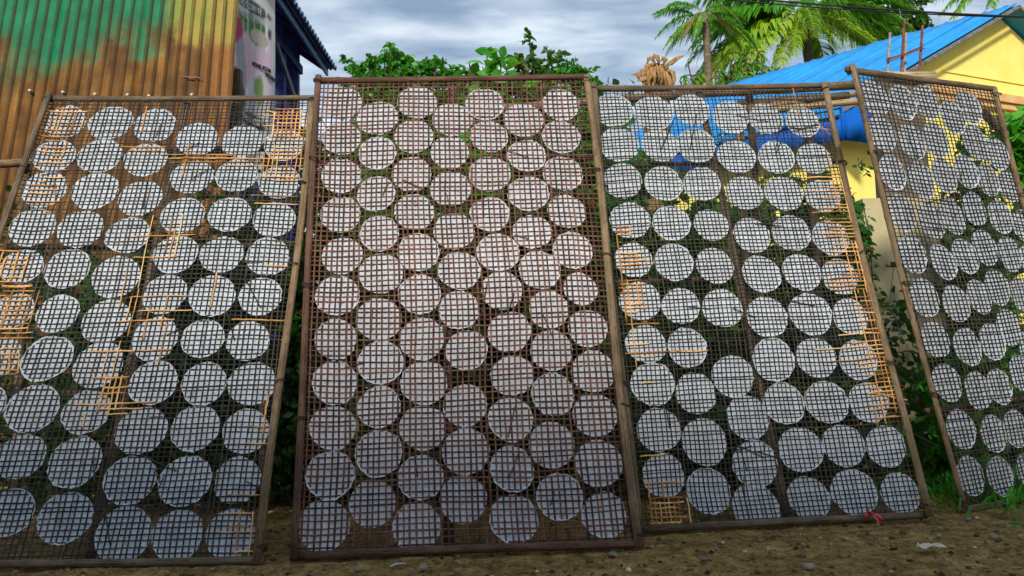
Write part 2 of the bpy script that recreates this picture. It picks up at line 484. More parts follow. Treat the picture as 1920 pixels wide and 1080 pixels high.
r1 = Rack([(93, 189), (586, 192), (490, 1056), (-204, 1072)], 0.0238, 0.0245, 11)
r2 = Rack([(597, 155), (1097, 153), (1200, 1028), (550, 1052)], 0.0258, 0.0258, 22)
r3 = Rack([(1112, 170), (1543, 168), (1735, 972), (1195, 1003)], 0.0220, 0.0212, 33)
r4 = Rack([(1592, 135), (1863, 175), (2060, 912), (1803, 963)], 0.0290, 0.0205, 44)

root1 = build_rack(r1, 'drying_rack', 'dark bamboo lattice drying rack leaning in front of the rusty corrugated wall', M['slat_dark'], M['frame'], (M['frame'], M['frame_tan']), 0.0062, 0.0054, 100, ((345, 195), (155, 1060)), (0.30, 0.62))
root2 = build_rack(r2, 'drying_rack', 'tall reddish brown bamboo lattice drying rack under the leafy shrubs', M['slat_red'], M['frame_red'], (M['frame_red'], M['frame_tan']), 0.0076, 0.0066, 200, ((848, 155), (838, 1040)), (0.17, 0.50, 0.80))
root3 = build_rack(r3, 'drying_rack', 'grey brown bamboo lattice drying rack with orange patched right edge', M['slat_dark'], M['frame'], (M['frame'], M['frame_tan']), 0.0056, 0.0047, 300, ((1315, 170), (1488, 985)), (0.51, 0.80))
root4 = build_rack(r4, 'drying_rack', 'angled bamboo lattice drying rack in front of the yellow house', M['slat_dark'], M['frame'], (M['frame_tan'], M['frame_tan']), 0.0072, 0.0048, 400, None, (0.22, 0.55))

# ------------------------------------------------------------------ fresh patch slats
def patches(rk, root, segs, seed, wmul=1.0):
    rr = random.Random(seed)
    for (xa, ya, xb, yb) in segs:
        a_, b_ = rk.uv(xa, ya), rk.uv(xb, yb)
        dd_ = np.abs(b_ - a_)
        if dd_[1] < 0.22 * dd_[0]:
            y_ = rk.ys[np.argmin(np.abs(rk.ys - (a_[1] + b_[1]) / 2))]; a_[1] = b_[1] = y_ + rr.uniform(-.002, .002)
        elif dd_[0] < 0.22 * dd_[1]:
            x_ = rk.xs[np.argmin(np.abs(rk.xs - (a_[0] + b_[0]) / 2))]; a_[0] = b_[0] = x_ + rr.uniform(-.002, .002)
        n_ = 10
        tt = np.linspace(0, 1, n_)
        ln = np.hypot(*(b_ - a_))
        d_ = (b_ - a_) / max(ln, 1e-6); s_ = np.array([-d_[1], d_[0]])
        wv_ = 0.005 * (vnoise(tt * 3, np.full(n_, rr.uniform(0, 50)), 5) - 0.5)
        c_ = a_[None] + tt[:, None] * (b_ - a_)[None] + wv_[:, None] * s_[None]
        hw = 0.0030 * wmul * rr.uniform(0.75, 1.25)
        nn = 0.0042 + 0.0012 * np.where(np.arange(n_) % 2, 1, -1) + rr.uniform(0, 0.0012)
        rows = [rk.PW(c_[:, 0] + s_[0] * q, c_[:, 1] + s_[1] * q, nn + m) for q, m in ((-hw, -.0007), (hw, -.0007), (hw, .0007), (-hw, .0007))]
        V = np.stack(rows, 1).reshape(-1, 3)
        i = np.arange(n_ - 1)[:, None] * 4; j = np.arange(4)[None, :]; k = (j + 1) % 4
        F_ = np.stack([i + j, i + k, i + 4 + k, i + 4 + j], -1).reshape(-1, 4)
        F_ = np.concatenate([F_, [[3, 2, 1, 0]], [[n_ * 4 - 4, n_ * 4 - 3, n_ * 4 - 2, n_ * 4 - 1]]])
        np_mesh('patch_slat', V, faces4=F_, mats=[M['slat_new']], parent=root)
def grid_seg(x0, y0, x1, y1, nh, nv, seed, part=0.75, dy=0.0, dx=0.0):
    """a patch of crossing slats roughly filling a region; dx, dy slant them"""
    rr = random.Random(seed); o = []; nh = int(nh * 1.5); nv = int(nv * 1.6)
    for k in range(nh):
        y = y0 + (y1 - y0) * (k + rr.uniform(.2, .8)) / nh
        a_ = x0 + (x1 - x0) * rr.uniform(0, 1 - part); b_ = x1 - (x1 - x0) * rr.uniform(0, 1 - part)
        o.append((a_, y, b_, y + dy * (b_ - a_) + rr.uniform(-2, 2)))
    for k in range(nv):
        x = x0 + (x1 - x0) * (k + rr.uniform(.2, .8)) / nv
        a_ = y0 + (y1 - y0) * rr.uniform(0, 1 - part); b_ = y1 - (y1 - y0) * rr.uniform(0, 1 - part)
        o.append((x, a_, x + dx * (b_ - a_) + rr.uniform(-1, 1), b_))
    return o
S1 = grid_seg(508, 203, 576, 268, 7, 8, 1, 0.85, 0.0, -0.1) + grid_seg(492, 268, 568, 345, 6, 5, 2, 0.7, 0.04, -0.12)
S1 += [(300, 285, 440, 293), (315, 293, 572, 306), (330, 300, 470, 302), (400, 296, 560, 300), (318, 297, 500, 310), (420, 306, 570, 314), (225, 278, 310, 277), (240, 284, 300, 280), (500, 208, 520, 214), (495, 221, 540, 219), (493, 237, 520, 240)]
S1 += grid_seg(88, 198, 165, 255, 5, 4, 3, 0.6, 0.0, -0.25) + grid_seg(70, 255, 150, 318, 6, 2, 4, 0.5, 0.02, -0.25) + grid_seg(45, 318, 125, 400, 7, 1, 5, 0.45, 0.02)
S1 += [(268, 200, 268, 250), (355, 270, 340, 335), (287, 405, 258, 545), (252, 545, 232, 632), (247, 560, 236, 600), (243, 448, 368, 448), (247, 488, 336, 488), (338, 405, 322, 487), (318, 410, 308, 478), (330, 432, 320, 490), (245, 505, 228, 545), (226, 535, 218, 580)]
S1 += [(240, 558, 350, 568), (222, 594, 325, 613), (255, 590, 360, 584), (318, 560, 300, 620), (310, 610, 290, 682), (281, 572, 270, 640), (402, 515, 400, 580), (255, 660, 323, 648), (435, 603, 535, 603), (500, 502, 540, 506), (470, 372, 560, 368), (478, 381, 560, 382)]
S1 += grid_seg(-10, 530, 66, 640, 11, 4, 6, 0.75, 0.02, -0.1) + grid_seg(-10, 470, 50, 530, 4, 3, 7, 0.7, 0.02, -0.1) + grid_seg(-10, 645, 38, 700, 5, 2, 8, 0.7)
S1 += grid_seg(186, 700, 245, 780, 6, 4, 9, 0.7, 0.02, -0.15) + [(140, 752, 293, 753), (165, 663, 250, 663), (175, 700, 240, 706), (210, 765, 270, 766), (160, 800, 168, 770), (225, 640, 205, 700), (198, 655, 190, 700)]
S1 += [(505, 740, 493, 820), (463, 803, 508, 797), (462, 826, 505, 831), (427, 935, 491, 931), (453, 955, 440, 1045), (470, 960, 462, 1045), (405, 1002, 480, 1003), (417, 968, 478, 966), (440, 1042, 475, 1044), (430, 988, 470, 982), (506, 745, 500, 780)]
patches(r1, root1, S1, 31)
S3 = []
_rr = random.Random(4)
for k in range(58):
    y = 318 + k * 8.2 + _rr.uniform(-2, 2)
    xe = 1546 + (y - 168) * 0.238 - 6
    ln = _rr.uniform(24, 78) if y < 560 else _rr.uniform(18, 60)
    S3.append((xe - ln, y - _rr.uniform(-1, 5), xe, y))
for dx in (6, 13, 22, 33):
    for (ya, yb) in ((300, 430), (420, 560), (540, 690), (660, 800)):
        if _rr.random() < 0.82:
            a_ = ya + _rr.uniform(-20, 40); b_ = yb - _rr.uniform(0, 50)
            S3.append((1546 + (a_ - 168) * .238 - dx, a_, 1546 + (b_ - 168) * .238 - dx, b_))
S3 += [(1491, 165, 1496, 218), (1525, 655, 1640, 640), (1546, 676, 1640, 668), (1568, 624, 1632, 622), (1625, 735, 1700, 750), (1640, 765, 1643, 800), (1520, 398, 1570, 405), (1530, 230, 1560, 255), (1535, 240, 1562, 246)]
S3 += grid_seg(1150, 422, 1185, 445, 3, 2, 11, 0.8, 0.02, 0.1) + grid_seg(1152, 470, 1212, 510, 6, 3, 12, 0.6, 0.03, 0.1) + grid_seg(1158, 525, 1210, 585, 7, 3, 13, 0.65, 0.02, 0.12)
S3 += [(1172, 525, 1190, 700), (1160, 440, 1178, 610), (1172, 652, 1215, 650), (1172, 664, 1300, 664), (1170, 610, 1232, 608), (1250, 656, 1325, 656), (1200, 668, 1224, 671)]
S3 += grid_seg(1212, 930, 1290, 996, 6, 5, 14, 0.8, -0.06, 0.16) + [(1200, 860, 1245, 857), (1208, 910, 1280, 908), (1216, 900, 1222, 935), (1240, 905, 1248, 935), (1700, 938, 1722, 935), (1200, 720, 1222, 722)]
patches(r3, root3, S3, 32)
def loose(rk, root, segs, mat_, seed):
    rr = random.Random(seed)
    for (xa, ya, xb, yb) in segs:
        a_, b_ = rk.uv(xa, ya), rk.uv(xb, yb)
        tt = np.linspace(0, 1, 8)[:, None]
        c_ = a_ + tt * (b_ - a_)
        mb = MB(); mb.tube(rk.PW(c_[:, 0], c_[:, 1], 0.0045), 0.0026, 4, flat=.4, up=rk.N); mb.build('slat', mat_, root)
def rnd_loose(x0, x1, y0, y1, n, seed):
    rr = random.Random(seed); o = []
    for _ in range(n):
        x, y = rr.uniform(x0, x1), rr.uniform(y0, y1); ln = rr.uniform(25, 75); an = rr.choice((rr.uniform(-.5, .5), rr.uniform(1.1, 2.0)))
        o.append((x, y, x + ln * math.cos(an), y + ln * math.sin(an)))
    return o
loose(r1, root1, rnd_loose(130, 480, 210, 960, 18, 1), M['slat_dark'], 1)
loose(r2, root2, rnd_loose(620, 1060, 175, 960, 16, 2), M['slat_red'], 2)
loose(r3, root3, rnd_loose(1220, 1500, 190, 900, 16, 3) + [(1480, 238, 1530, 246), (1470, 250, 1535, 232), (1500, 292, 1560, 290), (1380, 215, 1440, 228)], M['slat_dark'], 3)
loose(r4, root4, rnd_loose(1660, 1840, 190, 850, 10, 4), M['slat_dark'], 4)
S2 = [(1104, 420, 1112, 520), (1112, 400, 1130, 560), (1118, 430, 1138, 620), (1125, 500, 1150, 700), (1140, 600, 1158, 800)]

# ------------------------------------------------------------------ rice papers
P1 = [[(123,227,80),(207,230,83),(289,234,82),(368,261,82),(453,265,79),(532,272,77)],
 [(103,291,81),(187,292,83),(271,299,81),(358,332,82),(443,330,82),(524,342,80)],
 [(83,353,86),(177,357,88),(261,371,84),(342,406,85),(431,405,82),(514,413,82)],
 [(61,424,88),(150,428,88),(238,442,86),(329,480,87),(416,481,83),(503,483,83)],
 [(40,498,79),(123,504,88),(214,520,94),(306,555,87),(398,558,91),(489,557,82)],
 [(22,581,78),(104,587,82),(195,603,93),(289,636,90),(380,637,82),(465,641,83)],
 [(-5,667,85),(87,670,97),(183,682,95),(287,717,92),(382,720,88),(472,720,91)],
 [(-30,757,90),(63,762,100),(162,770,92),(265,806,97),(365,803,93),(460,810,90)],
 [(40,853,94),(141,864,102),(243,900,99),(346,902,101),(444,901,92)],
 [(18,959,95),(121,970,104),(231,1002,110),(333,1005,98),(432,1002,94)]]
P2 = [[(642,192,76),(782,192,77),(909,195,74),(1052,195,70)],[(709,222,78),(848,224,76),(982,223,76)],
 [(642,258,74),(777,257,75),(917,255,72),(1052,255,73)],[(709,288,72),(844,286,73),(987,291,73)],
 [(640,328,76),(774,327,76),(919,326,78),(1054,325,77)],[(707,363,76),(847,354,77),(991,364,78)],
 [(639,400,78),(779,398,77),(920,403,75),(1062,398,73)],[(712,437,75),(852,434,77),(997,437,72)],
 [(642,477,78),(784,473,80),(933,475,80),(1072,472,77)],[(714,511,84),(860,508,80),(1009,508,80)],
 [(633,552,84),(784,551,81),(938,546,77),(1087,542,67)],[(709,596,85),(858,581,78),(1026,582,78)],
 [(630,634,82),(788,633,85),(953,623,81),(1101,616,76)],[(713,677,88),(874,655,80),(1033,658,81)],
 [(627,715,86),(795,714,90),(961,704,81),(1113,697,83)],[(710,761,85),(873,759,85),(1038,740,83)],
 [(623,800,88),(794,801,90),(959,787,85),(1117,778,82)],[(710,850,92),(875,847,90),(1037,833,87)],
 [(618,890,93),(790,896,88),(962,878,85),(1124,868,88)],[(698,944,90),(871,937,91),(1050,929,88)],
 [(607,985,98),(782,988,92),(965,972,92),(1133,964,86)]]
P3 = [[(1150,208,74),(1225,212,74),(1296,205,68),(1370,218,70),(1437,222,64),(1505,228,64)],
 [(1160,272,75),(1237,272,70),(1305,272,75),(1382,292,73),(1456,294,69),(1526,296,66)],
 [(1167,340,74),(1244,345,73),(1317,345,72),(1397,362,71),(1470,362,72),(1542,366,68)],
 [(1181,414,76),(1259,420,73),(1334,423,66),(1409,442,69),(1482,437,72),(1556,446,70)],
 [(1187,487,70),(1262,493,74),(1339,500,72),(1426,514,73),(1501,510,72),(1573,518,70)],
 [(1198,563,77),(1273,574,72),(1352,579,75),(1436,594,78),(1517,587,80),(1592,592,68)],
 [(1209,645,75),(1286,652,76),(1375,705,80),(1450,673,80),(1529,667,75),(1607,672,74)],
 [(1223,720,83),(1305,737,79),(1405,781,81),(1472,754,78),(1550,750,80),(1627,752,75)],
 [(1235,806,83),(1322,827,87),(1419,867,86),(1504,841,83),(1582,833,78),(1660,836,76)],
 [(1245,892,82),(1331,919,85),(1419,950,91),(1518,933,80),(1602,922,85),(1687,924,73)]]
P4 = [[(1641,185,0),(1693,193,0),(1737,191,0),(1787,221,0),(1817,202,0)],
 [(1654,252,0),(1711,267,0),(1755,263,0),(1830,268,0),(1870,289,0)],
 [(1673,325,0),(1728,337,0),(1772,328,0),(1813,322,0),(1853,338,0),(1893,350,0)],
 [(1690,400,0),(1747,412,0),(1787,402,0),(1829,390,0),(1877,408,0),(1920,425,0)],
 [(1709,477,0),(1766,490,0),(1808,477,0),(1846,462,0),(1894,478,0),(1936,492,0)],
 [(1732,558,0),(1789,568,0),(1831,554,0),(1867,537,0),(1913,553,0)],
 [(1754,636,0),(1811,649,0),(1856,638,0),(1888,613,0),(1933,653,0)],
 [(1775,718,0),(1831,731,0),(1871,723,0),(1911,697,0)],
 [(1801,805,0),(1861,813,0),(1903,803,0)],
 [(1819,893,0),(1876,893,0),(1930,883,0)]]
ORD = ['', 'first', 'second', 'third', 'fourth', 'fifth', 'sixth', 'seventh', 'eighth', 'ninth', 'tenth', 'eleventh', 'twelfth', 'thirteenth', 'fourteenth',
       'fifteenth', 'sixteenth', 'seventeenth', 'eighteenth', 'nineteenth', 'twentieth', 'bottom']
NG = 27
_q = np.linspace(-1, 1, NG)
_sx, _sy = np.meshgrid(_q, _q)
_dx = _sx * np.sqrt(1 - _sy ** 2 / 2); _dy = _sy * np.sqrt(1 - _sx ** 2 / 2)
_rho_ = np.sqrt(_dx ** 2 + _dy ** 2); _th = np.arctan2(_dy, _dx)
_gi = (np.arange(NG - 1)[:, None] * NG + np.arange(NG - 1)[None, :]).ravel()
_GF = np.stack([_gi, _gi + 1, _gi + NG + 1, _gi + NG], -1)
# an extra outer ring of faces makes the thick dried edge
_bd = np.concatenate([np.arange(NG - 1), np.arange(NG - 1) * NG + NG - 1, (NG * NG - 1) - np.arange(NG - 1), (NG * (NG - 1)) - np.arange(NG - 1) * NG])

def paper(rk, px, py, w, label, group, rr, shape=None):
    c = rk.uv(px, py)
    if w:
        Pc = rk.P(*c); Pd = Pc + rk.a * 0.1
        ppm = (proj(Pd)[0] - proj(Pc)[0]) / 0.1
        rad = w / 2 / ppm * 0.97
    else:
        rad = 0.0965 * rr.uniform(0.94, 1.03)
    ph = [rr.uniform(0, 6.28) for _ in range(6)]
    am = [rr.uniform(0, .022), rr.uniform(0, .018), rr.uniform(0, .014), rr.uniform(.003, .011), rr.uniform(.003, .012)]
    R_ = 1 + am[0] * np.cos(2 * _th + ph[0]) + am[1] * np.cos(3 * _th + ph[1]) + am[2] * np.cos(5 * _th + ph[2]) + am[3] * np.cos(11 * _th + ph[3]) + am[4] * np.cos(17 * _th + ph[4] + 1.5 * np.sin(2 * _th + ph[0]))
    fa = rr.uniform(0, 6.28)
    if shape == 'dent' or rr.random() < 0.22:
        R_ = R_ - (0.10 if shape else 0.06) * np.exp(-((np.angle(np.exp(1j * (_th - fa)))) / 0.38) ** 2)
    R_ = 1 + (R_ - 1) * _rho_ ** 2
    x = c[0] + rad * R_ * _dx; y = c[1] + rad * R_ * _dy
    x = np.clip(x, 0.004, rk.w - 0.004); y = np.clip(y, 0.004, rk.h + 0.0)
    # the sheet sags into the openings between the slats; folds and a curled edge
    dxs = (rk.xs[1] - rk.xs[0]); dys = (rk.ys[1] - rk.ys[0])
    cell = np.abs(np.sin(np.pi * (x - 0.015) / dxs) * np.sin(np.pi * (y - 0.015) / dys))
    rel = rr.uniform(0.0036, 0.0060)
    n = -0.0036 + rel * cell - 0.0007 * rr.random()
    n += 0.0022 * (vnoise(x * 22 + ph[0] * 9, y * 22, 4) - 0.75)
    fold = rr.uniform(0, 6.28)
    for _ in range(rr.choice((0, 1, 1, 2))):
        fo = rr.uniform(-.6, .6); fw = rr.uniform(.03, .06); fang = rr.uniform(0, 3.14)
        d_ = _dx * math.cos(fang) + _dy * math.sin(fang) - fo
        n = n - rr.uniform(0.001, 0.003) * np.exp(-(d_ / fw) ** 2)
    n = np.minimum(n, -0.0016)
    curl = np.clip((_rho_ - 0.88) / 0.12, 0, 1) ** 1.5
    cu = rr.uniform(0.0008, 0.005)
    n = n + curl * cu * (0.35 + 0.9 * vnoise(_th * 3 + ph[5] * 5, np.full_like(_th, ph[4]), 6))
    n = np.minimum(n, 0.0022)
    V = rk.PW(x, y, n).reshape(-1, 3)
    # rim strip
    bx, by = x.ravel()[_bd], y.ravel()[_bd]; bn = n.ravel()[_bd]
    gx_, gy_ = bx - c[0], by - c[1]; gl = np.hypot(gx_, gy_)
    out_ = 0.0004 + 0.0034 * np.clip(vnoise(np.arange(len(_bd)) * 0.33 + ph[1] * 20, np.zeros(len(_bd)), 8) - 0.35, 0, 1)
    V2 = rk.PW(np.clip(bx + gx_ / gl * out_, 0.004, rk.w - .004), by + gy_ / gl * out_, bn + 0.0012)
    nb = len(_bd); b0 = NG * NG
    k = np.arange(nb); k2 = (k + 1) % nb
    RF = np.stack([_bd[k], b0 + k, b0 + k2, _bd[k2]], -1)
    Vall = np.concatenate([V, V2])
    mi = np.concatenate([np.zeros(len(_GF)), np.ones(len(RF))])
    o = np_mesh('rice_paper', Vall, faces4=np.concatenate([_GF, RF]), mats=[M['paper_warm' if rk is r2 else 'paper'], M['rim']], loc=rk.PW(c[0], c[1], -0.006), smooth=True, mi=mi)
    return tag(o, label, 'rice paper', group)

RACKN = [(r1, P1, 'dark rack before the rusty wall', 'rice papers drying on the rack by the rusty wall', 1),
         (r2, P2, 'tall reddish rack', 'rice papers drying on the tall reddish rack', 2),
         (r3, P3, 'orange-patched grey rack', 'rice papers drying on the orange-patched rack', 3),
         (r4, P4, 'angled rack by the yellow house', 'rice papers drying on the angled rack', 4)]
for rk, rows, rn, grp, sd_ in RACKN:
    rr = random.Random(900 + sd_)
    for i, row in enumerate(rows):
        for j, (px, py, w) in enumerate(row):
            ro = 'top' if i == 0 else ('bottom' if i == len(rows) - 1 else ORD[i + 1])
            lab = 'round white rice paper, %s from left, %s row of %s' % (ORD[j + 1], ro, rn)
            paper(rk, px, py, w, lab, grp, rr, 'dent' if (px, py) in ((1087, 542), (306, 555), (1009, 508), (444, 901)) else None)
#SECTION2
# ------------------------------------------------------------------ support rails behind the racks
def rail(name, label, p0, p1, r, mat_, seed, posts=(0.15, 0.85), back=0.05):
    root = empty(name, p0, label, 'pole')
    mb = MB(); bamboo(mb, p0, p1, r, seed, 0.45); mb.build('pole', mat_, root)
    for k, q in enumerate(posts):
        b_ = np.asarray(p0) + (np.asarray(p1) - np.asarray(p0)) * q
        mb = MB(); bamboo(mb, (b_[0], b_[1] + back, -0.05), (b_[0], b_[1] + back, b_[2] + 0.02), 0.024, seed + 5 + k, 0.4); mb.build('post', M['frame'], root)
    return root
rail('support_pole', 'horizontal bamboo pole behind the leftmost rack, its end sticking out past the side', at(-60, 309, 3.90), at(590, 272, 4.02), 0.022, M['frame_tan'], 41)
rail('support_pole', 'thick brown bamboo pole the racks lean on, next to the blue roof', at(905, 205, 4.26), at(1606, 158, 4.30), 0.026, M['frame_tan'], 42, (0.12, 0.72), 0.06)
for k, (pa, pb, r_, lab) in enumerate((((1360, 206, 4.50), (1625, 174, 4.62), 0.020, 'pale bamboo pole lying highest in the bundle behind the orange-patched rack'),
                                 ((1372, 216, 4.46), (1632, 186, 4.56), 0.022, 'pale bamboo pole lying lowest in the bundle behind the orange-patched rack'),
                                 ((1385, 194, 4.53), (1590, 182, 4.60), 0.028, 'dark brown bamboo pole above the pale bundle behind the orange-patched rack'))):
    mb = MB(); bamboo(mb, at(*pa), at(*pb), r_, 60 + k, 0.5)
    tag(mb.build('bamboo_pole', M['bamboo_tan'] if k < 2 else M['frame'], None), lab, 'pole', 'bamboo poles bundled behind the racks')
_bx = at(1380, 225, 4.50); _bx2 = at(1515, 212, 4.56)
mb = MB()
root = empty('pole_trestle', (float(_bx[0]), 4.5, 0), 'rough trestle of two posts holding the bamboo bundle up', 'trestle')
for q, yb in ((_bx, 4.50), (_bx2, 4.60)):
    mb = MB(); bamboo(mb, (q[0], yb + 0.01, -0.05), (q[0] + 0.02, yb + 0.01, q[2] - 0.015), 0.028, 71, 0.4); mb.build('post', M['frame'], root)
# log lying across, and a brace on the angled rack
mb = MB(); mb.tube([at(1640, 142, 4.9), at(1690, 146, 4.88), at(1752, 146, 4.86)], [0.036, 0.040, 0.043], 12)
tag(mb.build('short_log', M['bamboo_tan']), 'short pale log lying on top of the unfinished concrete column', 'log')
mb = MB(); mb.tube([at(1822, 190, 4.25), at(1850, 217, 4.22), at(1884, 250, 4.18)], [0.024, 0.025, 0.022], 8)
tag(mb.build('wood_prop', M['frame']), 'slanting wooden prop behind the top right of the angled rack', 'prop')

# ------------------------------------------------------------------ rusty corrugated wall
t = NT('rusty_painted_metal'); v = t.coord('Object')
sp = t.n('ShaderNodeSeparateXYZ', {0: v})
big = t.noise(v, 1.6, 5, 0.55); mid = t.noise(v, 5.0, 5, 0.6); fine = t.noise(v, 55, 5, 0.7)
strk = t.noise(v, 1.0, 4, 0.6, (14, 14, 1.1))
rust = t.ramp(t.mth('ADD', t.mth('MULTIPLY', mid, 0.5), t.mth('MULTIPLY', strk, 0.5)), [(0.32, (0.045, 0.018, 0.005)), (0.46, (0.145, 0.062, 0.012)), (0.60, (0.27, 0.125, 0.026)), (0.75, (0.40, 0.215, 0.052))])
rust = t.mix(t.rng(sp.outputs[0], 0.5, 0.9, 0, 0.6), rust, (0.55, 0.21, 0.055))
green = t.ramp(t.mth('ADD', t.mth('MULTIPLY', mid, 0.7), t.mth('MULTIPLY', fine, 0.3)), [(0.35, (0.003, 0.11, 0.050)), (0.6, (0.007, 0.22, 0.100)), (0.75, (0.035, 0.31, 0.085))])
lime = t.mix(t.rng(mid, 0.35, 0.65, 0, 1), (0.10, 0.30, 0.045), (0.33, 0.33, 0.06))
lime = t.mix(t.rng(strk, 0.35, 0.6, 0.15, 0.8), lime, (0.40, 0.24, 0.06))
green = t.mix(t.rng(sp.outputs[0], 0.24, 0.34, 0, 1), green, lime)
# paint survives towards the top; its lower limit wanders
edge = t.mth('ADD', t.mth('ADD', sp.outputs[2], t.mth('MULTIPLY', t.mth('SUBTRACT', big, 0.5), 1.1)), t.mth('MULTIPLY', t.mth('SUBTRACT', strk, 0.5), 0.22))
edge = t.mth('SUBTRACT', edge, t.rng(sp.outputs[0], 0.35, 0.9, 0.0, -0.10))
edge = t.mth('ADD', edge, t.mth('MULTIPLY', t.mth('SUBTRACT', fine, 0.5), 0.35))
edge = t.mth('ADD', edge, t.mth('MULTIPLY', t.mth('SUBTRACT', mid, 0.5), 0.5))
pm = t.rng(edge, 2.92, 3.12, 0, 1)
col = t.mix(pm, rust, green)
col = t.mix(t.rng(fine, 0.52, 0.72, 0, 0.45), col, (0.07, 0.035, 0.012))
fl = t.mth('MULTIPLY', t.attr('tint', 'Fac'), t.rng(t.noise(v, 1.0, 5, 0.6, (22, 22, 2.5)), 0.25, 0.55, 0.45, 0.95))  # rib flanks coloured darker: rust streaks plus painted-in shading of the ribs
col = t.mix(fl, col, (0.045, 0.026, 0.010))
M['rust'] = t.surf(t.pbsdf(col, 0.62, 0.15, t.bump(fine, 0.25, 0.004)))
M['screw'] = simple('galvanised_screw', (0.45, 0.47, 0.44), (0.6, 0.62, 0.58), 90, 0.4, 0.5)

WY = 5.05
wall_root = empty('corrugated_wall', (at(200, 869, WY)[0], WY, 0), 'rusty brown corrugated metal wall with peeling green paint at its top', 'wall')
def sheet(x0t, x0b, x1t, x1b, n_r, dy, name='metal_sheet'):
    tl, bl_, tr_, br_ = at(x0t, -70, WY + dy + 0.18), at(x0b, 880, WY + dy), at(x1t, -70, WY + dy + 0.18), at(x1b, 880, WY + dy)
    bl_[2] = br_[2] = 0.02
    prof = []
    for k in range(n_r):
        u = k / n_r; d_ = 1.0 / n_r
        prof += [(u + .03 * d_, 0), (u + .57 * d_, 0), (u + .62 * d_, 0), (u + .70 * d_, .014), (u + .84 * d_, .014), (u + .93 * d_, 0)]
    prof.append((1.0, 0))
    nv_ = 24
    V = []
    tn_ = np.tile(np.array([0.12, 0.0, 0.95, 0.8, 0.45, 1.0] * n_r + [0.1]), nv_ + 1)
    for j in range(nv_ + 1):
        q = j / nv_
        for (u, hgt) in prof:
            P_ = (bl_ * (1 - q) + tl * q) * (1 - u) + (br_ * (1 - q) + tr_ * q) * u
            dent = 0.010 * (vnoise(u * 5 + x0t, q * 6, 3) - 0.5)
            V.append(P_ + np.array([0, -hgt + dent, 0]))
    n_ = len(prof); V = np.array(V)
    i = (np.arange(nv_)[:, None] * n_ + np.arange(n_ - 1)[None, :]).ravel()
    F_ = np.stack([i, i + 1, i + n_ + 1, i + n_], -1)
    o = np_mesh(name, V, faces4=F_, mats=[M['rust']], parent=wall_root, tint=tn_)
    sol = o.modifiers.new('thickness', 'SOLIDIFY'); sol.thickness = 0.0015; sol.offset = 1
    return o
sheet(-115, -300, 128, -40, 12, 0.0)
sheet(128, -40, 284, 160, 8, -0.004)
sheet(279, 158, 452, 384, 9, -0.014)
for (px, py) in ((58, 171), (120, 174), (180, 178), (241, 179), (281, 181), (361, 179), (400, 184), (419, 185)):
    c_ = at(px, py, WY + 0.115)
    mb = MB(); dn = np.array([0, -1.0, 0])
    mb.tube([c_ + dn * -0.02, c_ + dn * 0.018, c_ + dn * 0.021], [0.0105, 0.0105, 0.0085], 8, up=(0, 0, 1)); mb.build('screw', M['screw'], wall_root)
mb = MB()
pts = [at(px, py, WY + 0.10) for px, py in ((338, 142), (348, 144), (358, 146), (367, 145), (380, 148))]
mb.tube(pts, [0.002, 0.006, 0.009, 0.008, 0.003], 6, flat=0.4); mb.build('torn_strip', simple('pink_strip', (0.42, 0.26, 0.26), (0.5, 0.35, 0.36), 20), wall_root)
# stakes the sheets are nailed to
for px in (20, 210, 425):
    b_ = at(px, 700, WY + 0.10)
    mb = MB(); mb.abox(b_[0] - .03, b_[0] + .03, WY + 0.21, WY + 0.27, -0.05, 2.9); mb.build('stake', M['frame'], wall_root)

# ------------------------------------------------------------------ dark blue house with tiled eave, and the banner hung on it
M['navy'] = simple('navy_board', (0.030, 0.026, 0.22), (0.085, 0.070, 0.46), 9, 0.6, 0.3, bump=0.1)
M['navy_dark'] = simple('navy_timber', (0.018, 0.022, 0.10), (0.055, 0.065, 0.24), 14, 0.7, 0.25)
M['tile_blue'] = simple('blue_roof_tile', (0.06, 0.13, 0.27), (0.17, 0.28, 0.46), 22, 0.5, 0.4)
M['grey_wood'] = simple('grey_timber', (0.10, 0.11, 0.13), (0.22, 0.23, 0.25), 18, 0.8, 0.2)
EX, EY0, EY1 = -1.74, 5.28, 7.30
EZ = float(at(622, 131, EY1)[2]); EX = float(at(622, 131, EY1)[0])
WX = EX - 0.27
blue = empty('blue_house', (WX - 1.5, 6, 0), 'dark blue boarded house with a tiled roof eave, behind the rusty wall', 'house')
RS = 0.72                                   # roof rises towards -X
def roofp(d, y, n=0.0):                     # d metres in from the eave
    return np.array([EX - d + n * 0.5, y, EZ + RS * d + n])
mb = MB()
for (a0, a1) in ((0.0, 3.2),):
    c_ = (roofp(a0, EY0) + roofp(a1, EY0) + roofp(a0, EY1) + roofp(a1, EY1)) / 4
    mb.box(c_, (roofp(a1, 6) - roofp(a0, 6)) / 2, (0, (EY1 - EY0) / 2, 0), (0.006, 0, 0.010))
mb.build('roof_deck', M['navy_dark'], blue)
nt_ = 24; tw = (EY1 - EY0 + 0.02) / nt_
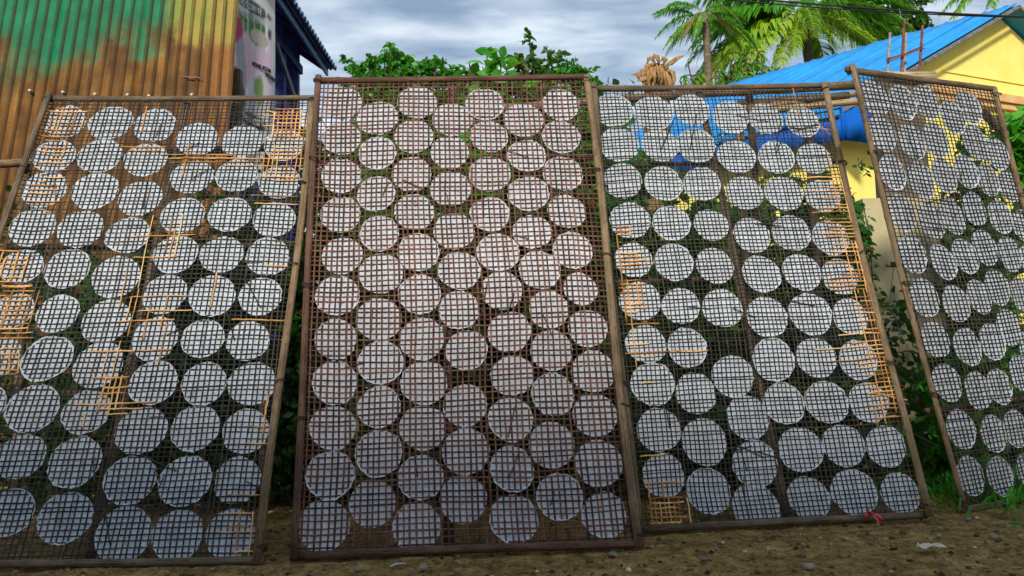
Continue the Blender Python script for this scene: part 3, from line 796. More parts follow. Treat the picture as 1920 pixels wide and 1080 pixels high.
for k in range(nt_):
    y0 = EY0 + k * tw
    mb = MB()
    an = np.linspace(0.1, np.pi - 0.1, 6)
    for s_, (d0, d1) in enumerate(((-0.03, 0.42), (0.36, 0.82), (0.76, 1.3))):
        V = []
        for d_ in (d0, d1):
            for q in an: V.append(roofp(d_, y0 + tw / 2 - math.cos(q) * tw * 0.47, 0.016 + 0.034 * math.sin(q) - (0.012 if d_ == d1 else 0)))
            for q in an[::-1]: V.append(roofp(d_, y0 + tw / 2 - math.cos(q) * tw * 0.40, 0.012 + 0.020 * math.sin(q) - (0.012 if d_ == d1 else 0)))
        m_n = 12
        mb.add(V, [(i, (i + 1) % m_n, m_n + (i + 1) % m_n, m_n + i) for i in range(m_n)] + [tuple(range(m_n))[::-1], tuple(range(m_n, 2 * m_n))])
    mb.build('roof_tile', M['tile_blue'], blue)
mb = MB()
mb.box(roofp(0.02, (EY0 + EY1) / 2, -0.045), (0.010, 0, 0), (0, (EY1 - EY0) / 2 - 0.01, 0), (0, 0, 0.035)); mb.build('fascia_board', M['tile_blue'], blue)
for k in range(6):
    y0 = EY0 + 0.1 + k * 0.37
    mb = MB(); mb.box((roofp(0.05, y0) + roofp(0.95, y0)) / 2 + np.array([0, 0, -0.05]), (roofp(0.95, y0) - roofp(0.05, y0)) / 2, (0, 0.02, 0), (0, 0, 0.03)); mb.build('rafter', M['navy_dark'], blue)
WT = 3.16
WE = 7.05
mb = MB(); mb.abox(WX - 0.03, WX, EY0, WE, 0.0, WT); mb.build('wall_board', M['navy'], blue)
mb = MB(); mb.abox(WX - 1.6, WX - 1.56, EY0, WE, 0.0, EZ + 1.0); mb.build('back_wall', M['navy'], blue)
mb = MB()
mb.add([(WX - 1.5, WE + .01, 0), (WX, WE + .01, 0), (WX, WE + .01, EZ + .14), (WX - 1.5, WE + .01, EZ + 1.15), (WX - 1.5, WE + .04, 0), (WX, WE + .04, 0), (WX, WE + .04, EZ + .14), (WX - 1.5, WE + .04, EZ + 1.15)],
       [(0, 1, 2, 3), (7, 6, 5, 4), (1, 5, 6, 2), (0, 4, 5, 1), (3, 2, 6, 7), (0, 3, 7, 4)]); mb.build('end_wall', M['navy'], blue)
for y0 in (5.35, 5.7, 6.15, 6.55, 6.98):
    mb = MB(); mb.abox(WX - 0.05, WX + 0.03, y0 - 0.035, y0 + 0.035, 0, EZ + 0.14); mb.build('post', M['navy_dark'], blue)
mb = MB(); a_ = np.array([WX + 0.035, 5.95, EZ + 0.02]); b_ = np.array([WX + 0.035, 6.85, EZ - 0.46])
mb.box((a_ + b_) / 2, (0.012, 0, 0), (b_ - a_) / 2, (0, 0.012, 0.03)); mb.build('brace', M['grey_wood'], blue)
mb = MB(); mb.abox(WX + 0.002, WX + 0.05, EY0, WE, EZ - 0.14, EZ - 0.06); mb.build('wall_plate', M['navy_dark'], blue)
mb = MB()
for k in range(46):
    rr = random.Random(k)
    c_ = at(540 + rr.uniform(-16, 14), -2 + rr.uniform(-12, 14), 7.6 + rr.uniform(-.1, .1)); d_ = np.array([rr.uniform(-1, 1), rr.uniform(-1, 1), rr.uniform(-1, 1)]) * 0.05
    mb.tube([c_ - d_, c_ + d_ * .3 + np.array([0, 0, .02]), c_ + d_], [.006, .013, .004], 5)
mb.tube([at(540, 26, 7.6), at(541, -20, 7.6)], 0.006, 5)
tag(mb.build('rusty_finial', simple('rusty_red_metal', (0.06, 0.018, 0.014), (0.16, 0.06, 0.045), 20), None, None), 'rusty red ornament hanging above the tiled eave, at the top edge', 'ornament')
o = bpy.data.objects['rusty_finial']; o['kind'] = 'thing'

# banner: printed cloth, its print is colour only
bw0, bw1 = at(432, 60, 5.0), at(508, 60, 5.0)
BX = WX + 0.03
def bY(px): return (BX) * FPX / (px - 960)
by0, by1 = 5.24, float(bY(510))
bz1, bz0 = EZ - 0.03, 2.15
nbx, nbz = 46, 110
U_, W_ = np.meshgrid(np.linspace(0, 1, nbx), np.linspace(0, 1, nbz))
# cloth hangs in soft vertical folds
BXX = BX + 0.025 * np.sin(U_ * 9 + W_ * 1.5) * (0.25 + 0.75 * (1 - W_)) + 0.02 * (vnoise(U_ * 4, W_ * 3, 2) - 0.5)
by0, by1 = 5.26, 5.62
V = np.stack([BXX + 0.21 * U_, by0 + (by1 - by0) * U_, bz0 + (bz1 - bz0) * W_ - 0.05 * U_], -1).reshape(-1, 3)
i = (np.arange(nbz - 1)[:, None] * nbx + np.arange(nbx - 1)[None, :]).ravel()
BF = np.stack([i, i + 1, i + nbx + 1, i + nbx], -1)
t = NT('printed_banner')
M['banner'] = t.surf(t.pbsdf(t.attr('print', 'Color'), 0.5, 0.3))
bn = np_mesh('banner', V, faces4=BF, mats=[M['banner']], loc=(BX, by0, bz1), smooth=True)
u, w_ = U_.ravel(), -0.31 + 1.455 * W_.ravel()
C_ = np.zeros((len(u), 3)) + np.array([0.56, 0.55, 0.55])
def blob(cu, cw, ru, rw, colr, soft=0.25, ns=0.5, sd=1):
    d_ = ((u - cu) / ru) ** 2 + ((w_ - cw) / rw) ** 2 + ns * (vnoise(u * 9, w_ * 14, sd) - 0.5)
    m_ = np.clip((1 - d_) / soft, 0, 1)[:, None]
    C_[:] = C_ * (1 - m_) + np.array(colr) * m_
blob(0.45, 0.97, 0.50, 0.05, (0.10, 0.11, 0.11), 0.3, 0.6, 2)
blob(0.42, 0.80, 0.40, 0.11, (0.06, 0.20, 0.03), 0.5, 0.9, 3)
blob(0.86, 0.84, 0.08, 0.05, (0.08, 0.07, 0.07), 0.5, 1.2, 4)
for k_ in range(7): blob(0.12 + .13 * k_, .55, .022, .6, ((.62, .40, .48), (.45, .46, .48), (.82, .83, .83))[k_ % 3], .8, .8, 30 + k_)
blob(0.62, 0.76, 0.20, 0.065, (0.52, 0.42, 0.36), 0.3, 0.15, 5)
blob(0.10, 0.72, 0.14, 0.10, (0.42, 0.03, 0.10), 0.3, 0.7, 6)
blob(0.70, 0.60, 0.26, 0.12, (0.62, 0.46, 0.56), 0.5, 0.6, 7)
blob(0.36, 0.55, 0.13, 0.22, (0.66, 0.38, 0.46), 0.4, 0.5, 8)
blob(0.20, 0.45, 0.14, 0.26, (0.30, 0.31, 0.33), 0.4, 0.6, 9)
blob(0.08, 0.37, 0.13, 0.09, (0.45, 0.02, 0.08), 0.3, 0.5, 10)
blob(0.14, 0.25, 0.20, 0.10, (0.03, 0.035, 0.04), 0.4, 0.7, 11)
blob(0.62, 0.36, 0.10, 0.14, (0.15, 0.26, 0.08), 0.7, 1.4, 12)
blob(0.80, 0.45, 0.10, 0.2, (0.55, 0.46, 0.52), 0.5, 0.6, 13)
blob(0.45, 0.12, 0.40, 0.06, (0.05, 0.06, 0.06), 0.3, 0.6, 14)
blob(0.96, 0.5, 0.07, 0.6, (0.52, 0.56, 0.54), 0.5, 0.2, 15)
blob(0.88, 0.28, 0.05, 0.10, (0.03, 0.16, 0.05), 0.5, 1.5, 16)
a = bn.data.attributes.new('print', 'FLOAT_COLOR', 'POINT')
a.data.foreach_set('color', np.concatenate([C_, np.ones((len(u), 1))], 1).astype(np.float32).ravel())
tag(bn, 'tall printed banner with pink and green pictures hanging from the dark blue eave', 'banner')
M['ink_white'] = simple('white_print', (0.62, 0.65, 0.63), (0.7, 0.72, 0.7), 5)
M['ink_dark'] = simple('dark_print', (0.03, 0.03, 0.03), (0.05, 0.05, 0.05), 5)
def script_row(cu0, cu1, cw, hh, mat_, seed):
    """a row of looping script characters printed on the cloth"""
    rr = random.Random(seed); mb = MB(); x = cu0; cw = (cw + 0.31) / 1.455; hh *= 0.75
    while x < cu1:
        cw_ = hh * rr.uniform(.55, .9); kind = rr.randrange(4)
        q = np.linspace(0, 1, 12)
        if kind == 0: pu, pw = np.cos(q * 5.2 + .5) * .5, np.sin(q * 5.2 + .5)
        elif kind == 1: pu, pw = np.where(q < .5, -.4, .4) , np.where(q < .5, 1 - q * 4, -1 + (q - .5) * 4)
        elif kind == 2: pu, pw = np.sin(q * 6.3) * .45, 1 - 2 * q
        else: pu, pw = (q - .5), np.cos(q * 9) * .9
        P_ = []
        for a_, b_ in zip(pu, pw):
            uu = x + (cw_ / 2 + a_ * cw_ * .8) * 1.0; ww = cw + b_ * hh / 2
            P_.append((BX + 0.21 * uu + 0.006 + 0.025 * math.sin(uu * 9 + ww * 1.5) * (0.25 + 0.75 * (1 - ww)), by0 + (by1 - by0) * uu - 0.012, bz0 + (bz1 - bz0) * ww - 0.05 * uu))
        mb.tube(P_, 0.0026, 4, flat=0.3)
        x += cw_ * 1.35
    mb.build('lettering', mat_, bn, kind='stuff')
script_row(0.06, 0.62, 0.955, 0.045, M['ink_white'], 1)
script_row(0.05, 0.52, 0.865, 0.050, M['ink_white'], 2)
script_row(0.50, 0.86, 0.545, 0.028, M['ink_dark'], 3)
script_row(0.72, 0.98, 0.50, 0.03, M['ink_dark'], 4)
script_row(0.20, 0.75, 0.12, 0.045, M['ink_white'], 5)

# ------------------------------------------------------------------ yellow house with the blue roof
M['yellow'] = simple('yellow_render', (0.84, 0.70, 0.15), (0.92, 0.80, 0.24), 3.5, 0.9, 0.15, bump=0.05, p=(0.3, 0.7))
M['ledge'] = simple('ochre_ledge', (0.62, 0.36, 0.15), (0.72, 0.48, 0.24), 6, 0.9, 0.15)
t = NT('blue_sheet_metal'); v = t.coord()
f = t.noise(v, 2.2, 5, 0.6); f2 = t.noise(v, 14, 4, 0.6)
col = t.ramp(t.mth('ADD', t.mth('MULTIPLY', f, .6), t.mth('MULTIPLY', f2, .4)), [(0.32, (0.004, 0.19, 0.52)), (0.6, (0.008, 0.30, 0.76)), (0.75, (0.03, 0.38, 0.80))])
M['blue_metal'] = t.surf(t.pbsdf(col, 0.5, 0.35, t.bump(f2, 0.3, 0.02)))
t = NT('deep_blue_sheet'); v = t.coord(); f = t.noise(v, 1.0, 4, 0.6, (9, 9, 1.5))
M['deep_blue'] = t.surf(t.pbsdf(t.ramp(f, [(0.3, (0.004, 0.085, 0.42)), (0.7, (0.006, 0.13, 0.55))]), 0.85, 0.15))
M['fascia'] = simple('white_trim', (0.40, 0.46, 0.50), (0.58, 0.62, 0.64), 8, 0.6, 0.3)
R0 = at(1905, 9, 9.0)
gv = np.array([math.cos(math.radians(22)), math.sin(math.radians(22)), 0])     # along the gable, to the right
Lp = atz(1360, 161, R0[2]); dv = Lp - R0; RLEN = np.linalg.norm(dv); dv = dv / RLEN
mv = np.array([-gv[1], gv[0], 0])                                               # inward from the gable
SIG = 0.545; zr = R0[2]; SE = 3.0
yh = empty('yellow_house', R0 - np.array([0, 0, R0[2]]), 'yellow rendered house with a bright blue sheet metal gable roof', 'house')
def rp(s, l, n=0.0): return R0 - gv * s + dv * l + np.array([0, 0, -SIG * s + n])
nsh = 9
for k in range(nsh):
    l0, l1 = RLEN * k / nsh, RLEN * (k + 1) / nsh + 0.02
    prof = [(0, 0), (.2, 0), (.25, .03), (.30, 0), (.7, 0), (.75, .03), (.80, 0), (1.0, 0)]
    V = []; ns_ = 10
    for a_ in np.linspace(-0.02, SE, ns_):
        for (q, hgt) in prof: V.append(rp(a_, l0 + (l1 - l0) * q, hgt * 0.6 + 0.004 * (k % 2) + 0.014 * (vnoise(a_ * 1.3 + k, q * 2 + k, 4) - .5)))
    n_ = len(prof); i = (np.arange(ns_ - 1)[:, None] * n_ + np.arange(n_ - 1)[None, :]).ravel()
    o = np_mesh('roof_sheet', np.array(V), faces4=np.stack([i, i + n_, i + n_ + 1, i + 1], -1), mats=[M['blue_metal']], parent=yh)
    sol = o.modifiers.new('thickness', 'SOLIDIFY'); sol.thickness = 0.012; sol.offset = -1
mb = MB(); rq = lambda s, l, n=0.0: R0 + gv * s + dv * l + np.array([0, 0, -SIG * s + n])
mb.box((rq(0.03, 0) + rq(3.6, RLEN)) / 2, (rq(3.6, 0) - rq(0.03, 0)) / 2, dv * RLEN / 2, (0, 0, 0.012)); mb.build('roof_sheet', M['blue_metal'], yh)
# barge boards along both rakes
for sgn, ln in ((-1, SE), (1, 3.6)):
    a_ = R0 - dv * 0.03 + np.array([0, 0, -0.03]); b_ = a_ + sgn * gv * ln + np.array([0, 0, -SIG * ln])
    mb = MB(); mb.box((a_ + b_) / 2, (b_ - a_) / 2, dv * 0.012, (0, 0, 0.020)); mb.build('barge_board', M['grey_wood'], yh)
# gable wall
OV = 0.20
G0 = R0 + mv * OV
GT = zr - OV * 0.0 - 0.10
def gw(s, z, n=0.0): return np.array([G0[0] + gv[0] * s - mv[0] * n, G0[1] + gv[1] * s - mv[1] * n, z])
SL = 2.85
mb = MB()
pl = [(-SL, 0), (3.3, 0), (3.3, GT - SIG * 3.3), (0, GT), (-SL, GT - SIG * SL)]
mb.add([gw(s, z) for s, z in pl] + [gw(s, z, -0.12) for s, z in pl], [(0, 1, 2, 3, 4), (9, 8, 7, 6, 5)] + [(i, 5 + i, 5 + (i + 1) % 5, (i + 1) % 5) for i in range(5)])
mb.build('gable_wall', M['yellow'], yh)
eave_c = rp(SE, 0); ez = eave_c[2]
# side wall under the left eave
wl0 = gw(-SL, 0); wl1 = wl0 + dv * (RLEN - 0.3); nrm = unit(np.cross(dv, [0, 0, 1.0]))
if nrm[1] > 0: nrm = -nrm
mb = MB(); mb.box((wl0 + wl1) / 2 + np.array([0, 0, (ez - 0.05) / 2]) - nrm * 0.06, (wl1 - wl0) / 2, nrm * 0.058, (0, 0, (ez - 0.05) / 2)); mb.build('side_wall', M['yellow'], yh)
# ledges on the gable
for py, th, pr in ((170, 0.05, 0.09), (184, 0.035, 0.06)):
    zl = float(at(1790, py, gw(-1.2, 0)[1])[2])
    mb = MB(); sl_ = -(GT - zl - 0.1) / SIG; c_ = gw((sl_ + 3.2) / 2, zl, pr / 2 + 0.002); mb.box(c_, gv * (3.2 - sl_) / 2, mv * pr / 2, (0, 0, th)); mb.build('ledge', M['ledge'], yh)
zl2 = float(at(1830, 136, gw(-0.9, 0)[1])[2])
mb = MB(); mb.box(gw(0.2, zl2, 0.008), gv * 1.35, mv * 0.006, (0, 0, 0.012)); mb.build('render_band', M['yellow'], yh)
# corrugated blue apron hanging below the eave
za = float(at(1585, 264, eave_c[1])[2])
for k in range(9):
    l0, l1 = k * 0.42 - 0.3, (k + 1) * 0.42 - 0.29
    V = []; pr = [(0, 0), (.14, 0), (.18, .007), (.24, .007), (.28, 0), (.48, 0), (.52, .007), (.58, .007), (.62, 0), (.82, 0), (.86, .007), (.92, .007), (.96, 0), (1, 0)]
    for z in (ez - 0.10, za + 0.01 * (k % 3)):
        for q, hgt in pr:
            p_ = eave_c - gv * 0.0 + dv * (l0 + (l1 - l0) * q) + nrm * (hgt + 0.01 + 0.003 * (k % 2)); V.append((p_[0], p_[1], z))
    n_ = len(pr); i = np.arange(n_ - 1)
    o = np_mesh('apron_sheet', np.array(V), faces4=np.stack([i, i + n_, i + n_ + 1, i + 1], -1), mats=[M['deep_blue']], parent=yh)
    sol = o.modifiers.new('thickness', 'SOLIDIFY'); sol.thickness = 0.003
for k in range(3):
    l0, l1 = k * 0.42 - 0.02, (k + 1) * 0.42 - 0.01
    V = []
    for z in (ez + 0.02, za + 0.008 * (k % 2)):
        for q, hgt in pr:
            p_ = eave_c + gv * (l0 + (l1 - l0) * q) - mv * (hgt + 0.02 + 0.003 * (k % 2)); V.append((p_[0], p_[1], z))
    n_ = len(pr); i = np.arange(n_ - 1)
    o = np_mesh('apron_sheet', np.array(V), faces4=np.stack([i, i + 1, i + n_ + 1, i + n_], -1), mats=[M['deep_blue']], parent=yh)
    sol = o.modifiers.new('thickness', 'SOLIDIFY'); sol.thickness = 0.003
a_ = eave_c + np.array([0, 0, -0.06]); b_ = a_ + dv * RLEN
mb = MB(); mb.box((a_ + b_) / 2 + nrm * 0.04, (b_ - a_) / 2, nrm * 0.02, (0, 0, 0.03)); mb.build('gutter', M['blue_metal'], yh)

# ------------------------------------------------------------------ unfinished concrete column with rebar
M['plaster'] = simple('beige_plaster', (0.40, 0.34, 0.20), (0.54, 0.47, 0.29), 4, 0.9, 0.15, bump=0.15, p=(0.3, 0.7))
M['concrete'] = simple('raw_concrete', (0.10, 0.085, 0.065), (0.20, 0.165, 0.12), 7, 0.95, 0.1, bump=0.2)
M['rebar'] = simple('rusty_rebar', (0.13, 0.040, 0.022), (0.25, 0.10, 0.06), 30, 0.85, 0.2)
M['rebar_grey'] = simple('grey_rebar', (0.20, 0.20, 0.19), (0.36, 0.35, 0.33), 30, 0.8, 0.3)
cx0, cx1 = at(1622, 450, 4.85)[0], at(1722, 450, 4.85)[0]
zc = float(at(1690, 152, 4.9)[2]); zm = float(at(1622, 372, 4.85)[2])
colr = empty('concrete_column', ((cx0 + cx1) / 2, 5.0, 0), 'unfinished concrete column with rebar rods sticking out, beside the yellow house', 'column')
mb = MB(); mb.abox(cx0, cx1 + 0.15, 4.85, 4.99, -0.05, zm); mb.build('plastered_shaft', M['plaster'], colr)
mb = MB(); mb.abox(cx0 + 0.17, cx1 + 0.12, 4.88, 5.01, zm, zc); mb.build('raw_shaft', M['concrete'], colr)
for k, (x0, y0, x1, y1, Yd, mt) in enumerate(((1662, 138, 1669, 62, 4.93, 'rebar_grey'), (1688, 140, 1696, 38, 4.93, 'rebar'), (1695, 138, 1699, 62, 4.98, 'rebar_grey'), (1722, 138, 1730, 48, 4.93, 'rebar'))):
    a_, b_ = at(x0, y0, Yd), at(x1, y1, Yd)
    mb = MB(); pts = np.linspace(a_ - np.array([0, 0, 0.05]), b_, 30); mb.tube(pts, [0.0085 + 0.0012 * (i % 2) for i in range(30)], 7); mb.build('rebar', M[mt], colr)
for (x0, y0, x1, y1) in ((1661, 114, 1732, 85), (1662, 110, 1734, 90), (1664, 117, 1728, 88)):
    mb = MB(); mb.tube([at(x0, y0, 4.915), at((x0 + x1) / 2, (y0 + y1) / 2 + 1, 4.91), at(x1, y1, 4.915)], 0.0045, 5); mb.build('stirrup', M['rebar'], colr)

# ------------------------------------------------------------------ power lines
M['cable'] = simple('black_cable', (0.010, 0.010, 0.010), (0.02, 0.02, 0.02), 5, 0.6)
def cable(pts, r_, lab):
    mb = MB(); q = np.linspace(0, 1, 25); P_ = np.array(pts, float)
    a_, m_, b_ = P_
    mb.tube([(1 - s_) ** 2 * a_ + 2 * s_ * (1 - s_) * m_ + s_ ** 2 * b_ for s_ in q], r_, 6)
    tag(mb.build('power_line', M['cable']), lab, 'cable', 'overhead power lines')
cable([at(1000, -60, 8.6), at(1480, 26, 8.2), at(2150, 38, 7.4)], 0.010, 'upper black power line crossing in front of the palms and blue roof')
cable([at(1000, -52, 8.62), at(1470, 34, 8.22), at(2150, 36, 7.42)], 0.007, 'lower thinner black power line crossing in front of the palms and blue roof')

# ------------------------------------------------------------------ vegetation
M['leaf'] = leaf_mat('shrub_leaf', (0.010, 0.060, 0.006), (0.025, 0.135, 0.010), (0.075, 0.26, 0.018))
M['leaf_bright'] = leaf_mat('bright_leaf', (0.010, 0.12, 0.010), (0.030, 0.27, 0.014), (0.11, 0.42, 0.03), 0.35)
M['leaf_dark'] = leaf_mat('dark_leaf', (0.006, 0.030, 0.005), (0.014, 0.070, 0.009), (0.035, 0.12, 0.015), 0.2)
M['leaf_mixed'] = leaf_mat('yellowing_leaf', (0.02, 0.10, 0.010), (0.07, 0.17, 0.015), (0.42, 0.30, 0.03), 0.3)
M['leaf_olive'] = leaf_mat('olive_leaf', (0.030, 0.065, 0.010), (0.07, 0.12, 0.018), (0.16, 0.15, 0.03), 0.25)
M['palm_leaf'] = leaf_mat('palm_leaflet', (0.020, 0.13, 0.014), (0.09, 0.32, 0.016), (0.40, 0.50, 0.03), 0.38, 0.4)
M['palm_dry'] = leaf_mat('dry_palm_leaflet', (0.16, 0.085, 0.03), (0.28, 0.16, 0.06), (0.40, 0.27, 0.11), 0.15, 0.7)
M['bark'] = simple('shrub_bark', (0.045, 0.030, 0.018), (0.13, 0.095, 0.06), 25, 0.9, 0.1, bump=0.3)
M['palm_bark'] = simple('palm_bark', (0.10, 0.075, 0.05), (0.24, 0.19, 0.13), 9, 0.9, 0.1, stretch=(1, 1, 5), bump=0.3)
M['flower_red'] = leaf_mat('red_petal', (0.40, 0.010, 0.015), (0.62, 0.03, 0.03), (0.75, 0.10, 0.08), 0.3)
M['flower_orange'] = leaf_mat('orange_petal', (0.55, 0.10, 0.01), (0.75, 0.25, 0.02), (0.85, 0.45, 0.04), 0.3)

def leaf_mesh(P, D, L_, Wd, tint, rng, fold=0.25, droop=0.25):
    """P base points, D unit directions, L_ lengths; 6 verts and 4 faces for each leaf"""
    n = len(P)
    r = rng.normal(size=(n, 3)); S = np.cross(D, r + np.array([0, 0, 0.0])); S /= np.linalg.norm(S, axis=1)[:, None] + 1e-9
    Nn = np.cross(S, D)
    fl = np.where(Nn[:, 2] < 0, -1.0, 1.0)[:, None]; Nn = Nn * fl
    L3 = L_[:, None]; W3 = (L_ * Wd)[:, None]
    dr = np.zeros((n, 3)); dr[:, 2] = -L_ * droop
    a = P; m = P + D * L3 * .45 + dr * .15; tp = P + D * L3 + dr
    l = P + D * L3 * .42 + S * W3 + Nn * W3 * fold + dr * .2; r_ = P + D * L3 * .42 - S * W3 + Nn * W3 * fold + dr * .2
    l2 = P + D * L3 * .72 + S * W3 * .68 + Nn * W3 * fold * .6 + dr * .5; r2_ = P + D * L3 * .72 - S * W3 * .68 + Nn * W3 * fold * .6 + dr * .5
    m2 = P + D * L3 * .74 + dr * .5
    V = np.stack([a, l, m, r_, l2, m2, r2_, tp], 1).reshape(-1, 3)
    base = np.arange(n)[:, None] * 8
    tri = np.array([[0, 2, 1], [0, 3, 2], [1, 2, 5], [1, 5, 4], [2, 3, 6], [2, 6, 5], [4, 5, 7], [5, 6, 7]])
    F_ = (base[:, None, :] + tri[None]).reshape(-1, 3)
    return V, F_, np.repeat(tint, 8)

def shrub(name, label, cat, base, tips, n_leaf, leaf_len, mat_, seed, group=None, lw=0.30, spread=0.25, r0=0.018, clump=14, droop=0.25, tint_bias=0.0, low=0.25, as_parts=False, flowers=None, up_bias=0.5):
    """stems from the base to each tip, leaf clusters along the upper stems and on side twigs"""
    rng = np.random.default_rng(seed); rr = random.Random(seed)
    root = empty(name, base, label, cat, group)
    base = np.asarray(base, float)
    Pl, Dl = [], []
    mb = MB()
    for tip in tips:
        tip = np.asarray(tip, float)
        b_ = base + np.array([rr.uniform(-.05, .05), rr.uniform(-.05, .05), 0])
        mid = b_ * .5 + tip * .5 + np.array([rr.uniform(-.1, .1), rr.uniform(-.1, .1), 0.15 * np.linalg.norm(tip - b_)])
        q = np.linspace(0, 1, 9)[:, None]
        path = (1 - q) ** 2 * b_ + 2 * q * (1 - q) * mid + q ** 2 * tip
        mb.tube(path, np.linspace(r0, r0 * .2, 9), 6)
        nt2 = max(4, int(n_leaf / len(tips) / clump))
        for _ in range(nt2):
            s_ = rr.uniform(low, 1.0) ** 0.8
            p_ = (1 - s_) ** 2 * b_ + 2 * s_ * (1 - s_) * mid + s_ ** 2 * tip
            dirv = unit(np.array([rr.gauss(0, 1), rr.gauss(0, 1), rr.gauss(up_bias * .6, .6)]))
            tl = spread * rr.uniform(.3, 1.0) * (1.15 - .55 * s_)
            e_ = p_ + dirv * tl
            mb.tube([p_, (p_ + e_) / 2 + np.array([0, 0, .02]), e_], [r0 * .22, r0 * .16, r0 * .08], 4, caps=False)
            k = clump
            qq = rng.uniform(0.25, 1.0, k)[:, None]
            pp = p_ + (e_ - p_) * qq
            dd = dirv * .7 + rng.normal(size=(k, 3)) * .75 + np.array([0, 0, up_bias * .5]); dd /= np.linalg.norm(dd, axis=1)[:, None]
            Pl.append(pp); Dl.append(dd)
    mb.build('stem', M['bark'], root, kind='stuff')
    P = np.concatenate(Pl); D = np.concatenate(Dl)
    Ls = leaf_len * rng.uniform(.6, 1.2, len(P))
    tint = np.clip(rng.normal(0.45 + tint_bias, .24, len(P)), 0, 1)
    if as_parts:
        k = min(as_parts, len(P)); order = np.argsort(P[:, 1] - P[:, 2] * 2)[:k]
        keep = np.ones(len(P), bool); keep[order] = False
        for i_ in order:
            V, F_, T_ = leaf_mesh(P[i_:i_ + 1], D[i_:i_ + 1], Ls[i_:i_ + 1], lw, tint[i_:i_ + 1], rng, droop=droop)
            np_mesh('leaf', V, faces3=F_, mats=[mat_], tint=T_, parent=root)
        P, D, Ls, tint = P[keep], D[keep], Ls[keep], tint[keep]
    V, F_, T_ = leaf_mesh(P, D, Ls, lw, tint, rng, droop=droop)
    np_mesh('foliage', V, faces3=F_, mats=[mat_], tint=T_, parent=root, kind='stuff')
    if flowers:
        fm, nf, fs = flowers
        ix = rng.choice(len(P), nf, replace=False)
        for i_ in ix:
            c_ = P[i_] + D[i_] * leaf_len * 1.1 + np.array([0, -0.05, 0]); k = 14
            dd = rng.normal(size=(k, 3)); dd /= np.linalg.norm(dd, axis=1)[:, None]
            V, F_, T_ = leaf_mesh(np.repeat(c_[None], k, 0), dd, fs * rng.uniform(.7, 1.1, k), .45, rng.uniform(0, 1, k), rng, droop=0.1)
            np_mesh('flower', V, faces3=F_, mats=[fm], tint=T_, parent=root)
    return root
def tips_px(lst): return [at(*q) for q in lst]
G = 'shrubs growing behind the racks'
# the shrubs that top the tall rack
shrub('leafy_shrub', 'green round-leaved shrub rising over the left half of the tall rack', 'shrub', (-0.75, 5.0, 0), tips_px([(672, 128, 5.0), (690, 110, 4.9), (745, 100, 5.0), (765, 102, 5.1), (720, 118, 4.8), (800, 112, 5.0), (840, 135, 5.0), (660, 150, 5.2), (740, 170, 4.7), (705, 130, 5.1), (760, 130, 5.1), (790, 135, 5.0), (730, 140, 4.9), (815, 140, 5.0), (855, 142, 5.0), (700, 260, 4.8), (780, 240, 4.9), (640, 330, 5.0), (830, 200, 5.2), (818, 116, 4.9)]), 17000, 0.046, M['leaf_bright'], 1, G, lw=.34, spread=.22, low=.5)
shrub('broadleaf_plant', 'bright broad-leaved plant standing tallest over the middle of the tall rack', 'plant', (-0.05, 4.7, 0), tips_px([(913, 92, 4.7), (940, 95, 4.7), (880, 118, 4.6), (950, 125, 4.6), (905, 125, 4.5), (870, 145, 4.7), (975, 140, 4.7), (900, 170, 4.6), (930, 210, 4.6)]), 700, 0.125, M['leaf_bright'], 2, None, lw=.24, spread=.16, clump=7, droop=.35, low=.5, as_parts=110, tint_bias=.15)
shrub('sapling', 'slender sapling with small dark leaves reaching highest above the tall rack', 'sapling', (0.35, 5.3, 0), tips_px([(992, 70, 5.3), (1025, 85, 5.3), (1045, 98, 5.35), (1000, 95, 5.2), (1010, 110, 5.3), (1020, 130, 5.2), (1035, 120, 5.4), (985, 120, 5.3)]), 1500, 0.055, M['leaf'], 3, None, lw=.28, spread=.16, clump=8, low=.62, tint_bias=.2)
shrub('flowering_shrub', 'olive brown shrub with a red bud beside the slender sapling', 'shrub', (0.25, 4.9, 0), tips_px([(972, 108, 4.9), (985, 112, 4.9), (965, 125, 4.8), (990, 130, 4.9), (978, 145, 4.8), (960, 200, 4.7), (1000, 220, 4.8)]), 1200, 0.05, M['leaf_olive'], 4, G, lw=.3, spread=.18, low=.55, flowers=(M['flower_red'], 2, .035))
shrub('leafy_shrub', 'dark green shrub trailing down at the right end of the tall rack', 'shrub', (0.75, 4.9, 0), tips_px([(1062, 120, 4.9), (1090, 125, 4.9), (1075, 128, 5.0), (1104, 150, 4.8), (1045, 140, 4.9), (1110, 142, 4.9), (1095, 200, 4.8), (1080, 260, 4.7), (1120, 300, 4.8)]), 7500, 0.045, M['leaf_bright'], 5, G, lw=.3, spread=.2, low=.45)
